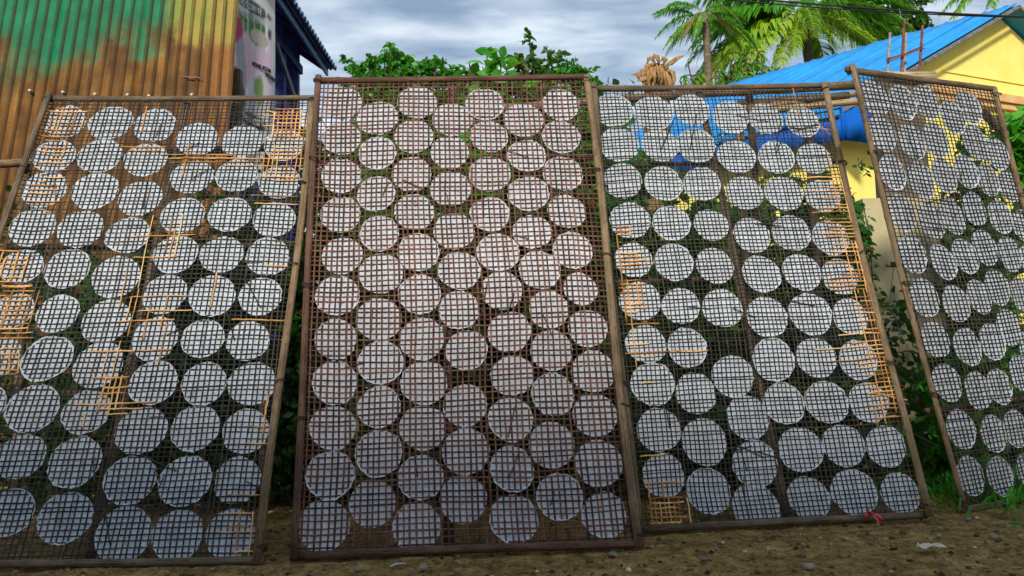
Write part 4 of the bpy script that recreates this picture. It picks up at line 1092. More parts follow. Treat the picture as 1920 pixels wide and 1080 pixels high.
# lower shrubs seen through the lattice and between the racks
low_sh = [('yellow-spotted shrub behind the middle of the tall rack', (0.10, 4.45, 0), [(850, 300, 4.5), (930, 330, 4.5), (1000, 300, 4.6), (1060, 380, 4.5), (800, 380, 4.6), (960, 430, 4.4), (880, 450, 4.4)], 'leaf_mixed', 0.07, None),
          ('low green shrub with orange flowers behind the right side of the tall rack', (0.62, 4.40, 0), [(1075, 340, 4.5), (1090, 400, 4.4), (1010, 440, 4.4), (1120, 470, 4.4), (1040, 520, 4.3), (1100, 560, 4.4)], 'leaf', 0.06, (M['flower_orange'], 9, .04)),
          ('red-flowered shrub in the gap left of the tall rack', (-1.28, 4.75, 0), [(566, 400, 4.7), (580, 430, 4.7), (560, 470, 4.6), (540, 520, 4.6), (590, 540, 4.7), (570, 600, 4.6), (620, 480, 4.8), (548, 660, 4.5)], 'leaf', 0.055, (M['flower_red'], 14, .032)),
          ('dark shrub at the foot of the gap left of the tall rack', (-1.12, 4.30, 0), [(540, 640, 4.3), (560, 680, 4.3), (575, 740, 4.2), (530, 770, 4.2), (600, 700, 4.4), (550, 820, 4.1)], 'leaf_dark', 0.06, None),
          ('green shrub behind the upper part of the orange-patched rack', (1.05, 4.75, 0), [(1200, 300, 4.8), (1260, 330, 4.8), (1330, 340, 4.8), (1180, 400, 4.7), (1300, 420, 4.7), (1240, 460, 4.7), (1390, 400, 4.8)], 'leaf_bright', 0.065, None),
          ('tall leafy shrub between the orange-patched rack and the yellow wall', (2.05, 4.70, 0), [(1545, 320, 4.8), (1570, 370, 4.8), (1585, 430, 4.75), (1570, 560, 4.7), (1590, 640, 4.6), (1560, 470, 4.8)], 'leaf', 0.065, None),
          ('dark leafy shrub close behind the left part of the angled rack', (2.85, 4.72, 0), [(1790, 320, 4.8), (1785, 430, 4.75), (1820, 400, 4.8), (1800, 520, 4.7), (1830, 560, 4.7), (1830, 270, 4.85), (1860, 240, 4.85), (1800, 250, 4.85), (1840, 440, 4.8), (1830, 640, 4.7), (1870, 380, 4.85)], 'leaf', 0.065, None),
          ('dark green shrub behind the right half of the orange-patched rack', (1.80, 4.85, 0), [(1460, 330, 4.9), (1500, 380, 4.9), (1420, 420, 4.8), (1540, 430, 4.8), (1480, 480, 4.8), (1560, 500, 4.8), (1400, 500, 4.7)], 'leaf', 0.065, None),
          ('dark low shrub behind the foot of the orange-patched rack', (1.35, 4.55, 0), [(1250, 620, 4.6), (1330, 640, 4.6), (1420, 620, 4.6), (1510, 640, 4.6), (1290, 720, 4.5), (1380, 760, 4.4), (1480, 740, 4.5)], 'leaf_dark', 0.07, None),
          ('glossy green bush at the foot of the beige column', (2.75, 4.60, 0), [(1765, 690, 4.7), (1785, 650, 4.7), (1765, 740, 4.6), (1775, 720, 4.6), (1730, 810, 4.5), (1760, 760, 4.5), (1720, 820, 4.4), (1750, 840, 4.4)], 'leaf_bright', 0.075, None),
          ('leafy green bush behind the middle of the angled rack', (3.15, 4.95, 0), [(1770, 400, 5.0), (1820, 360, 5.0), (1790, 480, 5.0), (1850, 470, 5.0), (1880, 540, 5.0), (1820, 580, 4.9), (1900, 420, 5.1), (1930, 620, 5.0), (1850, 660, 4.9)], 'leaf_bright', 0.07, None),
          ('dark bush behind the foot of the angled rack', (3.25, 4.75, 0), [(1800, 720, 4.8), (1850, 740, 4.8), (1900, 760, 4.8), (1830, 820, 4.7), (1890, 840, 4.7), (1940, 720, 4.8)], 'leaf_dark', 0.07, None),
          ('low weedy shrub against the rusty wall behind the leftmost rack', (-2.35, 4.75, 0), [(60, 470, 4.8), (130, 460, 4.8), (200, 480, 4.8), (260, 470, 4.8), (90, 540, 4.7), (180, 560, 4.7), (250, 600, 4.7)], 'leaf', 0.06, None),
          ('green shrub behind the right half of the leftmost rack', (-1.72, 4.60, 0), [(400, 360, 4.8), (470, 380, 4.8), (520, 420, 4.7), (380, 470, 4.6), (440, 520, 4.6), (500, 560, 4.6), (360, 600, 4.5), (330, 470, 4.7)], 'leaf_dark', 0.06, None),
          ('dark shrub behind the foot of the tall rack', (-0.25, 4.30, 0), [(700, 560, 4.4), (780, 540, 4.4), (860, 580, 4.4), (930, 560, 4.4), (1000, 620, 4.3), (740, 680, 4.2), (880, 700, 4.2)], 'leaf_dark', 0.065, None),
          ('green shrub behind the left side of the tall rack', (-0.75, 4.55, 0), [(640, 420, 4.7), (700, 400, 4.6), (680, 500, 4.5), (760, 460, 4.5), (640, 560, 4.5), (790, 330, 4.7), (720, 320, 4.7)], 'leaf', 0.06, None)]
for k, (lab, b_, tp, mt, ll, fl) in enumerate(low_sh):
    shrub('leafy_shrub', lab, 'shrub', b_, tips_px(tp), 6500 if mt == 'leaf_bright' else 4200, ll, M[mt], 20 + k, G, lw=.3, spread=.24, low=.25, flowers=fl)
# a vine climbing the column
vine = empty('climbing_vine', at(1640, 800, 4.80), 'thin leafy vine climbing the beige column beside the yellow wall', 'vine')
rngv = np.random.default_rng(77); Pv, Dv = [], []
mb = MB()
for (x0, y0, x1, y1, n_) in ((1690, 800, 1612, 375, 90), (1612, 480, 1600, 365, 60), (1618, 500, 1606, 400, 70), (1680, 690, 1640, 610, 22), (1640, 560, 1665, 572, 14), (1612, 420, 1636, 460, 22), (1610, 300, 1625, 330, 14), (1608, 520, 1640, 545, 18)):
    q = np.linspace(0, 1, 8)
    pts = np.array([at(x0 + (x1 - x0) * s_ + 7 * math.sin(s_ * 9 + x0), y0 + (y1 - y0) * s_, 4.80) for s_ in q])
    mb.tube(pts, 0.0035, 5)
    qq = rngv.uniform(0, 1, n_)
    pp = np.stack([np.interp(qq, q, pts[:, c_]) for c_ in range(3)], -1) + rngv.normal(size=(n_, 3)) * .012
    dd = rngv.normal(size=(n_, 3)) * np.array([1, .5, .7]) + np.array([0, -.4, 0]); dd /= np.linalg.norm(dd, axis=1)[:, None]
    Pv.append(pp); Dv.append(dd)
mb.build('stem', M['leaf_dark'], vine)
Pv = np.concatenate(Pv); Dv = np.concatenate(Dv)
V, F_, T_ = leaf_mesh(Pv, Dv, 0.048 * rngv.uniform(.6, 1.2, len(Pv)), .3, np.clip(rngv.normal(.4, .2, len(Pv)), 0, 1), rngv)
np_mesh('foliage', V, faces3=F_, mats=[M['leaf']], tint=T_, parent=vine, kind='stuff')
# lobed-leaf plant at the right edge
shrub('lobed_plant', 'light green lobed-leaf plant rising beyond the top right of the angled rack', 'plant', (3.55, 4.75, 0), tips_px([(1880, 205, 4.8), (1905, 210, 4.8), (1870, 225, 4.75), (1895, 240, 4.8), (1915, 250, 4.75), (1905, 275, 4.8), (1890, 300, 4.8), (1915, 345, 4.8)]), 330, 0.10, M['leaf_bright'], 61, None, lw=.38, spread=.11, clump=6, low=.80, droop=.2, as_parts=60, tint_bias=.25)
# far hedge closing the view between house and wall
rngf = np.random.default_rng(5); n_ = 20000
Pf = np.stack([rngf.uniform(-2.7, 2.9, n_), rngf.uniform(7.4, 8.6, n_), rngf.uniform(0, 1, n_) ** 0.8 * 3.55], -1)
Pf[:, 2] *= (0.72 + 0.4 * vnoise(Pf[:, 0] * 2.2, Pf[:, 1], 3)) * np.where(Pf[:, 0] > 1.3, 0.66, 1.0)
Df = rngf.normal(size=(n_, 3)) + np.array([0, -.5, .3]); Df /= np.linalg.norm(Df, axis=1)[:, None]
V, F_, T_ = leaf_mesh(Pf, Df, 0.11 * rngf.uniform(.6, 1.3, n_), .35, np.clip(rngf.normal(.4, .25, n_), 0, 1), rngf)
tag(np_mesh('undergrowth', V, faces3=F_, mats=[M['leaf']], tint=T_, loc=(0, 8, 0)), 'mass of green undergrowth closing the view behind the shrubs', None, None, 'stuff')

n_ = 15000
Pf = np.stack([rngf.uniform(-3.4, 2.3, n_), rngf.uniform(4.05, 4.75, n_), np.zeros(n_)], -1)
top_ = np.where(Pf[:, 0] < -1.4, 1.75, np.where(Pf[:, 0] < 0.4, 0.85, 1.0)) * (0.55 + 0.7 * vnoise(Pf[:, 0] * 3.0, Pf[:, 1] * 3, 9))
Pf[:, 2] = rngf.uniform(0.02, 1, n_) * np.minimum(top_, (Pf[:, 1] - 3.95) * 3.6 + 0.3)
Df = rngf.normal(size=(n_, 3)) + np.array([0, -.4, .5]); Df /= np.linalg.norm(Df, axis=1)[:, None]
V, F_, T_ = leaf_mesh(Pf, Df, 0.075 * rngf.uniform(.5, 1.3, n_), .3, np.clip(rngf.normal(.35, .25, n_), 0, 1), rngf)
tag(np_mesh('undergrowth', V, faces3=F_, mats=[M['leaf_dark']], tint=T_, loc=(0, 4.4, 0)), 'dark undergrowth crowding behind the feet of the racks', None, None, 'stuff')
# coconut palms
def frond(mb_l, base, dirh, length, rise, sag, seed, n_l=58, ll=0.55):
    """one feathered frond: rachis plus hanging leaflets; returns verts, faces, tint, material index"""
    rng = np.random.default_rng(seed)
    q = np.linspace(0, 1, 14)
    R_ = np.array([base + dirh * length * (s_ - .12 * s_ * s_ * sag) + np.array([0, 0, length * (rise * s_ - sag * s_ ** 2.1)]) for s_ in q])
    T = np.gradient(R_, axis=0); T /= np.linalg.norm(T, axis=1)[:, None]
    side = unit(np.cross(dirh, [0, 0, 1.0]))
    V, F_, T_ = [], [], []
    for i_ in range(n_l):
        s_ = 0.12 + 0.87 * (i_ + rng.uniform(-.3, .3)) / n_l; s_ = min(max(s_, .1), 0.995)
        p_ = np.array([np.interp(s_, q, R_[:, c_]) for c_ in range(3)]); tn = np.array([np.interp(s_, q, T[:, c_]) for c_ in range(3)])
        for sg in (-1, 1):
            l_ = ll * (0.55 + .8 * math.sin(math.pi * min(1, s_ * .85 + .12))) * rng.uniform(.75, 1.1)
            d0 = unit(side * sg * .75 + tn * (.55 + .4 * s_) + np.array([0, 0, .12 - .2 * sag]) + rng.normal(size=3) * .10)
            d1 = unit(d0 * .55 + np.array([0, 0, -1.0]) * (.55 + .35 * rng.random()))
            wd = 0.040 * l_ / .55 * rng.uniform(.8, 1.3); wv_ = unit(np.cross(d0, [0, 0, 1.0]) * .6 + tn * .8) * wd
            p1 = p_ + d0 * l_ * .5; p2 = p1 + d1 * l_ * .55
            b_ = len(V); V += [p_ - wv_ * .5, p_ + wv_ * .5, p1 - wv_, p1 + wv_, p2]
            F_ += [(b_, b_ + 1, b_ + 3), (b_, b_ + 3, b_ + 2), (b_ + 2, b_ + 3, b_ + 4)]
            T_ += [float(np.clip(rng.normal(.0, .12), -1, 1))] * 5
    rad = 0.035 * (1 - .85 * q) * (length / 3)
    for i_ in range(14):
        up_ = unit(np.cross(side, T[i_])); V += [R_[i_] - side * rad[i_], R_[i_] + up_ * rad[i_] * .6, R_[i_] + side * rad[i_], R_[i_] - up_ * rad[i_] * .6]; T_ += [.45] * 4
    b_ = len(V) - 56
    for i_ in range(13):
        for j_ in range(4):
            k_ = (j_ + 1) % 4; a_, c_ = b_ + i_ * 4 + j_, b_ + i_ * 4 + k_
            F_ += [(a_, c_, c_ + 4), (a_, c_ + 4, a_ + 4)]
    return np.array(V), np.array(F_), np.array(T_)
def palm(label, crown, foot_x, fr, seed, mature=1.0, trunk_r=0.14):
    root = empty('coconut_palm', (foot_x, crown[1], 0), label, 'palm tree', 'coconut palms behind the blue roof')
    crown = np.asarray(crown, float)
    q = np.linspace(0, 1, 40); mb = MB()
    pts = [np.array([foot_x + (crown[0] - foot_x) * s_ ** 1.4, crown[1], crown[2] * s_]) for s_ in q]
    mb.tube(pts, [trunk_r * (1.25 - .4 * s_) * (1 + .05 * (i_ % 2)) for i_, s_ in enumerate(q)], 10); mb.build('trunk', M['palm_bark'], root)
    rr = random.Random(seed)
    for k, (az, ln, rise, sag, tint, dry) in enumerate(fr):
        dh = np.array([math.sin(az), math.cos(az), 0])
        ln *= mature
        V, F_, T_ = frond(None, crown + dh * .08 + np.array([0, 0, rr.uniform(-.1, .12)]), dh, ln, rise, sag, seed * 50 + k, ll=.20 * ln)
        np_mesh('frond', V, faces3=F_, mats=[M['palm_dry'] if dry else M['palm_leaf']], tint=np.clip(T_ + tint, 0, 1), parent=root)
    for k in range(4 if mature > .7 else 0):
        an = k * .9; c_ = crown + np.array([.22 * math.sin(an), .22 * math.cos(an), -.18 - .1 * (k % 3)])
        mb = MB(); mb.tube([c_ + np.array([0, 0, .12]), c_ + np.array([0, 0, .08]), c_, c_ - np.array([0, 0, .08]), c_ - np.array([0, 0, .12])], [.015, .055, .07, .055, .015], 8); mb.build('coconut', simple_coco, root)
simple_coco = simple('coconut_husk', (0.16, 0.13, 0.03), (0.30, 0.20, 0.05), 6)
D2 = math.radians
cb = at(1505, 34, 15.0)
palm('tall coconut palm with wide lime fronds directly behind the blue roof', cb, cb[0] + .5,
     [(D2(-88), 2.9, .42, .55, .30, 0), (D2(-80), 2.7, .02, .62, .72, 0), (D2(-70), 2.2, -.25, .55, .80, 0), (D2(-120), 2.2, -.40, .35, .78, 0), (D2(-150), 1.6, -.5, .40, .82, 0), (D2(175), 1.5, -.5, .35, .75, 0),
      (D2(140), 1.9, -.2, .6, .70, 0), (D2(100), 2.2, -.05, .62, .55, 0), (D2(85), 2.6, .30, .62, .35, 0), (D2(70), 2.5, .55, .6, .30, 0), (D2(45), 2.4, .8, .55, .35, 0), (D2(-45), 2.5, .75, .55, .30, 0),
      (D2(-20), 2.4, 1.0, .45, .3, 0), (D2(20), 2.4, 1.0, .45, .35, 0), (D2(-100), 2.7, .25, .55, .40, 0), (D2(-95), 2.4, .7, .5, .35, 0), (D2(110), 2.4, .45, .6, .3, 0), (D2(95), 2.3, .8, .5, .4, 0), (D2(-60), 2.7, .2, .6, .4, 0),
      (D2(160), 1.6, .1, .7, .6, 0), (D2(-165), 1.7, .0, .7, .65, 0), (D2(-98), 2.7, -.28, .36, .88, 0), (D2(-92), 2.5, -.12, .5, .8, 0), (D2(-125), 2.3, -.48, .26, .92, 0), (D2(-140), 1.8, -.75, .2, .9, 0), (D2(-110), 2.6, -.1, .5, .75, 0), (D2(120), 1.6, -.35, .4, .8, 0), (D2(165), 1.5, -.7, .2, .85, 0), (D2(125), 2.2, .25, .65, .45, 0), (D2(80), 2.6, .1, .6, .5, 0), (D2(-75), 2.6, .3, .6, .35, 0), (D2(-85), 2.5, .55, .75, .5, 0), (D2(90), 2.3, .6, .8, .4, 0), (D2(-35), 2.4, .4, .7, .4, 0), (D2(35), 2.4, .4, .7, .45, 0)], 3, mature=0.95, trunk_r=.11)
ca = at(1322, 26, 13.5)
palm('narrower coconut palm with brown hanging fronds, left of the lime-fronded palm', ca, ca[0] + .05,
     [(D2(-85), 1.5, .25, .65, .30, 0), (D2(-70), 1.5, .75, .5, .30, 0), (D2(80), 1.3, .5, .6, .35, 0), (D2(95), 1.5, .0, .7, .45, 0), (D2(-95), 1.3, -.15, .6, .45, 0), (D2(30), 1.5, .9, .4, .3, 0), (D2(-30), 1.5, .9, .4, .25, 0),
      (D2(-120), .9, -.9, .3, .3, 1), (D2(150), .9, -1.0, .3, .5, 1), (D2(-100), 1.2, -.35, .45, .7, 0), (D2(170), 1.3, .2, .7, .5, 0), (D2(110), 1.3, -.4, .55, .65, 0), (D2(-60), 1.3, -.1, .7, .55, 0), (D2(60), 1.5, .2, .65, .5, 0), (D2(-150), 1.2, -.2, .7, .6, 0), (D2(140), 1.2, -.1, .7, .55, 0), (D2(-90), 1.5, .55, .7, .35, 0), (D2(85), 1.5, .9, .6, .3, 0), (D2(0), 1.5, .5, .7, .4, 0)], 4, mature=.62, trunk_r=.075)
cd = at(1925, -45, 17.0)
palm('distant coconut palm whose frond tips hang in at the upper right corner above the ridge', cd, cd[0] + .5,
     [(D2(-95), 2.0, .0, .55, .6, 0), (D2(-80), 2.0, .2, .6, .5, 0), (D2(-120), 1.8, -.2, .5, .6, 0), (D2(90), 2.0, .1, .6, .4, 0), (D2(-50), 2.0, .5, .5, .4, 0), (D2(150), 1.7, .0, .6, .4, 0), (D2(30), 2.0, .8, .5, .4, 0), (D2(-160), 1.6, -.1, .6, .55, 0)], 5)
# low hanging foliage between the palms
shrub('bushy_tree', 'drooping yellow-green tree filling the space beneath the two palms', 'tree', (float(at(1390, 400, 13)[0]), 13.0, 0), tips_px([(1340, 130, 13), (1370, 110, 13), (1400, 95, 13), (1300, 145, 13), (1430, 120, 13.2), (1420, 90, 13.4), (1385, 140, 12.8), (1290, 120, 13.3), (1460, 130, 13), (1275, 150, 13)]), 2200, 0.16, M['palm_leaf'], 71, None, lw=.13, spread=.5, r0=.06, clump=12, droop=.9, low=.72, up_bias=-.3)
shrub('broadleaf_tree', 'dark airy broadleaf tree behind the ridge, right of the palms', 'tree', (float(at(1690, 400, 19)[0]), 19.0, 0), tips_px([(1650, 20, 19), (1680, 5, 19), (1700, 25, 19), (1725, 12, 19), (1738, 30, 19), (1690, 45, 19), (1660, 60, 19), (1715, 50, 19), (1640, 40, 19.3), (1670, -20, 19), (1710, -15, 19)]), 2600, 0.15, M['leaf_dark'], 72, None, lw=.34, spread=.55, r0=.10, clump=12, low=.72)
shrub('leafy_shrub', 'small dark blue-green shrub at the left end of the blue roof', 'shrub', (float(at(1366, 400, 12.2)[0]), 12.2, 0), tips_px([(1366, 132, 12.2), (1374, 145, 12.2), (1358, 150, 12.2), (1370, 160, 12.2)]), 500, 0.08, M['leaf_dark'], 73, None, lw=.3, spread=.15, r0=.03, low=.8)

# dried banana stump
ban = empty('banana_stump', at(1228, 662, 7.0) * np.array([1, 1, 0]), 'dead banana plant of shredded dry brown leaves above the orange-patched rack', 'plant')
mb = MB(); c0 = at(1228, 700, 7.0); c1 = at(1232, 128, 7.0)
q = np.linspace(0, 1, 12)
mb.tube([np.array([c0[0] + (c1[0] - c0[0]) * s_, 7.0, c1[2] * s_]) for s_ in q], np.linspace(.17, .115, 12), 12); mb.build('trunk', simple('dry_banana_trunk', (0.14, 0.075, 0.03), (0.36, 0.22, 0.10), 12, 0.9, 0.1, stretch=(6, 6, 1), bump=.3), ban)
M['banana_dry'] = simple('dry_banana_leaf', (0.20, 0.10, 0.035), (0.46, 0.28, 0.12), 14, 0.85, 0.15, stretch=(4, 4, 1), bump=.2)
for k, pts in enumerate([[(1235, 118), (1215, 132), (1198, 138), (1184, 141)], [(1240, 122), (1222, 140), (1205, 150), (1194, 152)], [(1228, 118), (1222, 108), (1216, 110), (1212, 124)], [(1236, 120), (1232, 106), (1228, 103), (1222, 116)],
                         [(1245, 124), (1258, 118), (1272, 108), (1284, 104)], [(1248, 126), (1256, 140), (1258, 155), (1257, 172)], [(1236, 124), (1240, 145), (1238, 160), (1240, 178)], [(1225, 126), (1222, 145), (1226, 160), (1224, 180)],
                         [(1230, 118), (1214, 124), (1210, 140), (1212, 156)], [(1244, 120), (1248, 112), (1243, 108), (1238, 116)], [(1218, 130), (1204, 134), (1196, 145), (1199, 152)], [(1250, 130), (1262, 136), (1264, 150), (1260, 168)]]):
    rr = random.Random(k); Yk = 6.86 + rr.uniform(-.06, .05)
    mb = MB(); P_ = [at(x, y, Yk) for x, y in pts]
    mb.tube(P_, [.008, .026, .018, .003], 6, flat=.07, up=(rr.uniform(-.4, .4), -1, rr.uniform(-.2, .4))); mb.build('dry_leaf', M['banana_dry'], ban)

for k in range(16):
    rr = random.Random(k + 40); x = 1208 + k * 2.9; Yk = 6.84 + rr.uniform(-.05, .06); y0 = rr.uniform(118, 134)
    mb = MB(); mb.tube([at(x + rr.uniform(-3, 3), y0, Yk), at(x + rr.uniform(-5, 5), y0 + 18, Yk - .02), at(x + rr.uniform(-7, 7), y0 + rr.uniform(30, 58), Yk)], [.010, .018, .003], 5, flat=.3, up=(rr.uniform(-.6, .6), -1, 0)); mb.build('dry_leaf', M['banana_dry'], ban)
# ------------------------------------------------------------------ ground clutter
M['stone'] = simple('pale_stone', (0.17, 0.135, 0.085), (0.33, 0.28, 0.20), 12, 0.9, 0.15, bump=.4)
M['stone_grey'] = simple('grey_stone', (0.10, 0.09, 0.075), (0.24, 0.215, 0.18), 14, 0.9, 0.15, bump=.4)
M['gravel'] = NT('gravel_mix')
t = M['gravel']; ti = t.attr('tint', 'Fac')
M['gravel'] = t.surf(t.pbsdf(t.ramp(ti, [(0, (0.03, 0.021, 0.012)), (.5, (0.13, 0.09, 0.042)), (.8, (0.27, 0.20, 0.115)), (1, (0.60, 0.54, 0.42))]), .9, .15))
bpy_ico = None
import bmesh
_bm = bmesh.new(); bmesh.ops.create_icosphere(_bm, subdivisions=1, radius=1.0)
ICV = np.array([v_.co[:] for v_ in _bm.verts]); ICF = np.array([[v_.index for v_ in f_.verts] for f_ in _bm.faces]); _bm.free()
_bm = bmesh.new(); bmesh.ops.create_icosphere(_bm, subdivisions=3, radius=1.0)
IC3 = np.array([v_.co[:] for v_ in _bm.verts]); IC3F = np.array([[v_.index for v_ in f_.verts] for f_ in _bm.faces]); _bm.free()
rg = np.random.default_rng(9); n_ = 15000
px_ = rg.uniform(-2.8, 4.2, n_); py_ = 1.9 + rg.uniform(0, 1, n_) ** 1.3 * 3.0
sz = 0.0032 + 0.012 * rg.random(n_) ** 9
Vg = ICV[None] * (sz[:, None] * rg.uniform(.6, 1.4, (n_, 3)))[:, None] * np.array([1, 1, .65]) * rg.uniform(.75, 1.2, (n_, len(ICV), 1))
Vg = Vg + np.stack([px_, py_, ground_z(px_, py_) + sz * .25], -1)[:, None]
Fg = (ICF[None] + (np.arange(n_) * len(ICV))[:, None, None]).reshape(-1, 3)
tag(np_mesh('gravel', Vg.reshape(-1, 3), faces3=Fg, mats=[M['gravel']], tint=np.repeat(np.clip(rg.normal(.45, .25, n_), 0, 1), len(ICV)), loc=(0, 0, 0)), 'loose gravel scattered over the dirt', None, None, 'stuff')
n_ = 2600
px_ = rg.uniform(-2.8, 4.2, n_); py_ = 1.9 + rg.uniform(0, 1, n_) * 2.8
Pq = np.stack([px_, py_, ground_z(px_, py_) + .006], -1); Dq = np.stack([rg.normal(size=n_), rg.normal(size=n_), rg.normal(size=n_) * .15], -1); Dq /= np.linalg.norm(Dq, axis=1)[:, None]
V, F_, T_ = leaf_mesh(Pq, Dq, rg.uniform(.008, .034, n_), .3, np.clip(rg.normal(.45, .3, n_), 0, 1), rg, droop=0)
M['dead_leaf'] = leaf_mat('dead_leaf', (0.06, 0.035, 0.015), (0.18, 0.11, 0.045), (0.42, 0.33, 0.18), .1, .8, .15)
tag(np_mesh('leaf_litter', V, faces3=F_, mats=[M['dead_leaf']], tint=T_, loc=(0, 0, 0)), 'dry leaf bits and chips scattered over the dirt', None, None, 'stuff')
def gpt(px, py):
    p_ = atz(px, py, 0.0); return p_
def stone(px, py, wpx, label, mat_, seed, sq=.6):
    c_ = gpt(px, py); rr = np.random.default_rng(seed)
    w = wpx / FPX * c_[1] / 2
    V = IC3 * np.array([1, .8, sq]) * w
    V = V * (1 + .35 * (vnoise(IC3[:, 0] * 1.6 + seed, IC3[:, 1] * 1.6 + IC3[:, 2] * 1.3, seed) - .5) + .12 * (vnoise(IC3[:, 0] * 5, IC3[:, 2] * 5 + IC3[:, 1] * 4, seed + 1) - .5))[:, None]
    for _ in range(5):
        nn = unit(rr.normal(size=3)); d_ = V @ nn; lim = w * rr.uniform(.55, .8) * (sq if abs(nn[2]) > .7 else 1)
        V = V - np.clip(d_ - lim, 0, None)[:, None] * nn
    an = rr.uniform(0, 6.28); Rz = np.array([[math.cos(an), -math.sin(an), 0], [math.sin(an), math.cos(an), 0], [0, 0, 1]])
    V = V @ Rz.T + c_ + np.array([0, 0, w * sq * .5])
    tag(np_mesh('stone', V, faces3=IC3F, mats=[mat_], loc=c_), label, 'stone', 'stones lying on the dirt')
stone(793, 1068, 22, 'yellowish brown angular stone in front of the tall rack', M['stone'], 1, .7)
stone(671, 1070, 16, 'small grey stone left of the white stick', M['stone_grey'], 2)
stone(1150, 1043, 24, 'flat grey stone just below the right corner of the tall rack', M['stone_grey'], 3, .5)
stone(1514, 1066, 30, 'largest pale stone on the open dirt at the bottom right', M['stone'], 4, .6)
stone(1578, 1044, 12, 'small round grey stone above the largest pale stone', M['stone_grey'], 5)
stone(1320, 1051, 16, 'dark grey stone on the dirt left of the largest pale stone', M['stone_grey'], 6)
stone(1760, 1007, 14, 'small pale stone above the paper scrap', M['stone'], 7)
stone(1862, 1008, 18, 'brown stone at the far right of the dirt', M['stone'], 8, .5)
stone(1505, 1022, 10, 'small pale stone between the red ribbon and the rack corner', M['stone'], 9)
stone(1815, 975, 16, 'greyish stone by the bottom corner of the angled rack', M['stone_grey'], 10, .5)
mb = MB(); mb.tube([gpt(732, 1066) + np.array([0, 0, .008]), gpt(745, 1063) + np.array([0, 0, .012]), gpt(761, 1061) + np.array([0, 0, .009])], [.0045, .005, .004], 6, flat=.6)
tag(mb.build('white_stick', M['fascia']), 'thin white stick lying on the dirt before the tall rack', 'stick')
def scrap(name, label, cat, px, py, size, mat_, seed, hgt=.02, n=9, asp=.5):
    rr = np.random.default_rng(seed); c_ = gpt(px, py)
    q = np.linspace(-1, 1, n); X_, Y_ = np.meshgrid(q, q)
    Xs = X_ * (1 - .45 * (Y_ + 1) / 2) + .15 * (vnoise(Y_ * 3 + 9, X_ * 3, seed) - .5); Zs = hgt * (vnoise(X_ * 1.8 + 5, Y_ * 1.8 + 3, seed) + .25 * vnoise(X_ * 5 + 5, Y_ * 5, seed))
    V = np.stack([c_[0] + Xs * size, c_[1] + Y_ * size * asp, c_[2] + .004 + Zs], -1).reshape(-1, 3)
    i = (np.arange(n - 1)[:, None] * n + np.arange(n - 1)[None, :]).ravel()
    o = np_mesh(name, V, faces4=np.stack([i, i + 1, i + n + 1, i + n], -1), mats=[mat_], loc=c_)
    return tag(o, label, cat)
M['scrap'] = simple('pale_scrap', (0.44, 0.39, 0.29), (0.58, 0.53, 0.42), 25, .8, .2)
M['red_plastic'] = simple('red_plastic', (0.45, 0.025, 0.025), (0.62, 0.07, 0.065), 30, .35, .5)
scrap('paper_scrap', 'crumpled pale paper scrap on the dirt at the bottom right', 'scrap', 1742, 1033, .055, M['scrap'], 3, .025)
scrap('dead_leaf', 'dry yellow leaf lying at the foot of the gap beside the tall rack', 'leaf', 545, 966, .030, simple('yellow_leaf', (0.5, 0.36, 0.03), (0.62, 0.46, 0.06), 20), 5, .02)
# red ribbon tied to the bottom rail of the orange-patched rack
rb = MB(); c_ = r3.P(r3.uv(1624, 973)[0], 0.012, 0.03)
for k, (dx, dz, dy) in enumerate(((-.035, -.02, -.01), (-.02, .02, -.015), (.02, -.005, -.015), (.055, -.035, -.05), (.065, -.02, -.05), (.04, -.045, -.06), (-.01, .035, -.01))):
    e_ = c_ + np.array([dx, dy, dz]) * .68; e_[2] = max(e_[2], .006)
    rb.tube([c_, (c_ + e_) / 2 + np.array([0, -.01, .012]), e_], [.002, .007, .010], 6, flat=.15, up=(.3 * (k - 3) / 3, -1, .5))
tag(rb.build('red_ribbon', M['red_plastic']), 'torn red plastic ribbon tied at the foot of the orange-patched rack', 'ribbon')
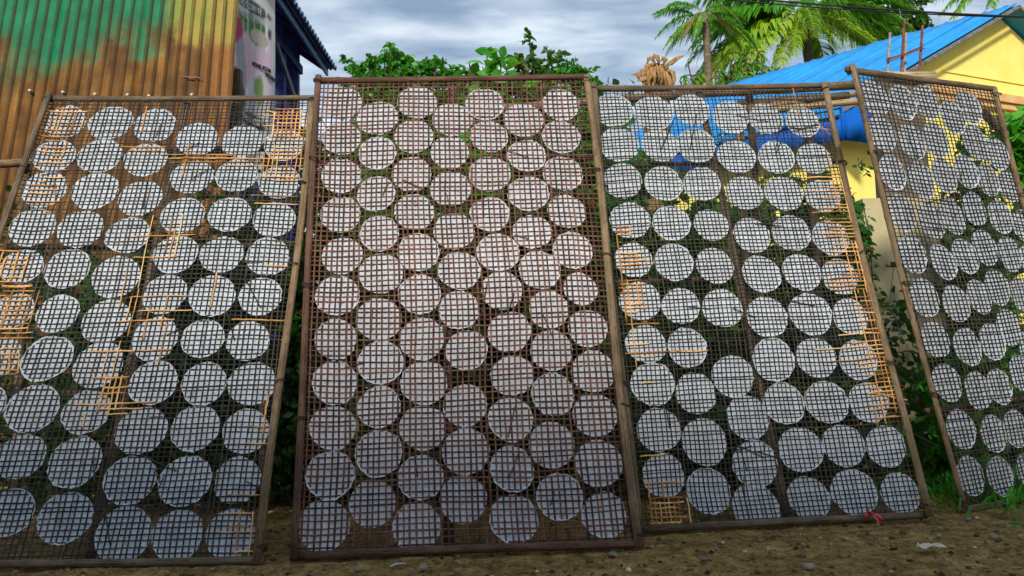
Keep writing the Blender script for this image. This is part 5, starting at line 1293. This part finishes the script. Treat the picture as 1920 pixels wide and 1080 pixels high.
# grass and weeds at the foot of the column
n_ = 1500
px_ = 2.55 + rg.normal(size=n_) * .28; py_ = 4.05 + rg.normal(size=n_) * .25
Pq = np.stack([px_, py_, np.zeros(n_)], -1); Dq = rg.normal(size=(n_, 3)) * .45 + np.array([0, 0, 1]); Dq /= np.linalg.norm(Dq, axis=1)[:, None]
V, F_, T_ = leaf_mesh(Pq, Dq, rg.uniform(.05, .16, n_), .05, np.clip(rg.normal(.5, .2, n_), 0, 1), rg, droop=.3)
tag(np_mesh('grass', V, faces3=F_, mats=[M['leaf_bright']], tint=T_, loc=(2.55, 4.05, 0)), 'tufts of green grass at the foot of the bush', None, None, 'stuff')

# ------------------------------------------------------------------ unseen house added behind the viewer to shade the ground and the racks' feet
M['cream'] = simple('cream_render', (0.60, 0.60, 0.58), (0.72, 0.72, 0.70), 3, 0.9, 0.15)
ho = empty('shade_house', (-4, -5.2, 0), 'long cream two storey house across the lane from the racks', 'house')
HX0, HX1, HY, HZ = -9.0, 1.2, -5.2, 6.5
mb = MB(); mb.abox(HX0, HX1, HY - 6, HY, -0.05, HZ); mb.build('wall', M['cream'], ho)
mb = MB(); mb.box(((HX0 + HX1) / 2, HY - 1.2, HZ + 0.55), ((HX1 - HX0) / 2 + .5, 0, 0), (0, 2.1, -0.70), (0, 0.02, 0.06)); mb.build('roof', M['tile_blue'], ho)
mb = MB(); mb.box(((HX0 + HX1) / 2, HY - 4.9, HZ + 0.55), ((HX1 - HX0) / 2 + .5, 0, 0), (0, 2.1, 0.70), (0, -0.02, 0.06)); mb.build('roof', M['tile_blue'], ho)
for k in range(4):
    for z0 in (1.1, 4.2):
        x0 = HX0 + 1 + k * 2.7
        mb = MB(); mb.abox(x0, x0 + 1.3, HY + 0.003, HY + 0.05, z0, z0 + 1.4); w_o = mb.build('window', M['grey_wood'], ho)
        mb = MB(); mb.abox(x0 + .1, x0 + 1.2, HY + 0.052, HY + 0.06, z0 + .1, z0 + 1.3); mb.build('pane', M['navy_dark'], w_o)
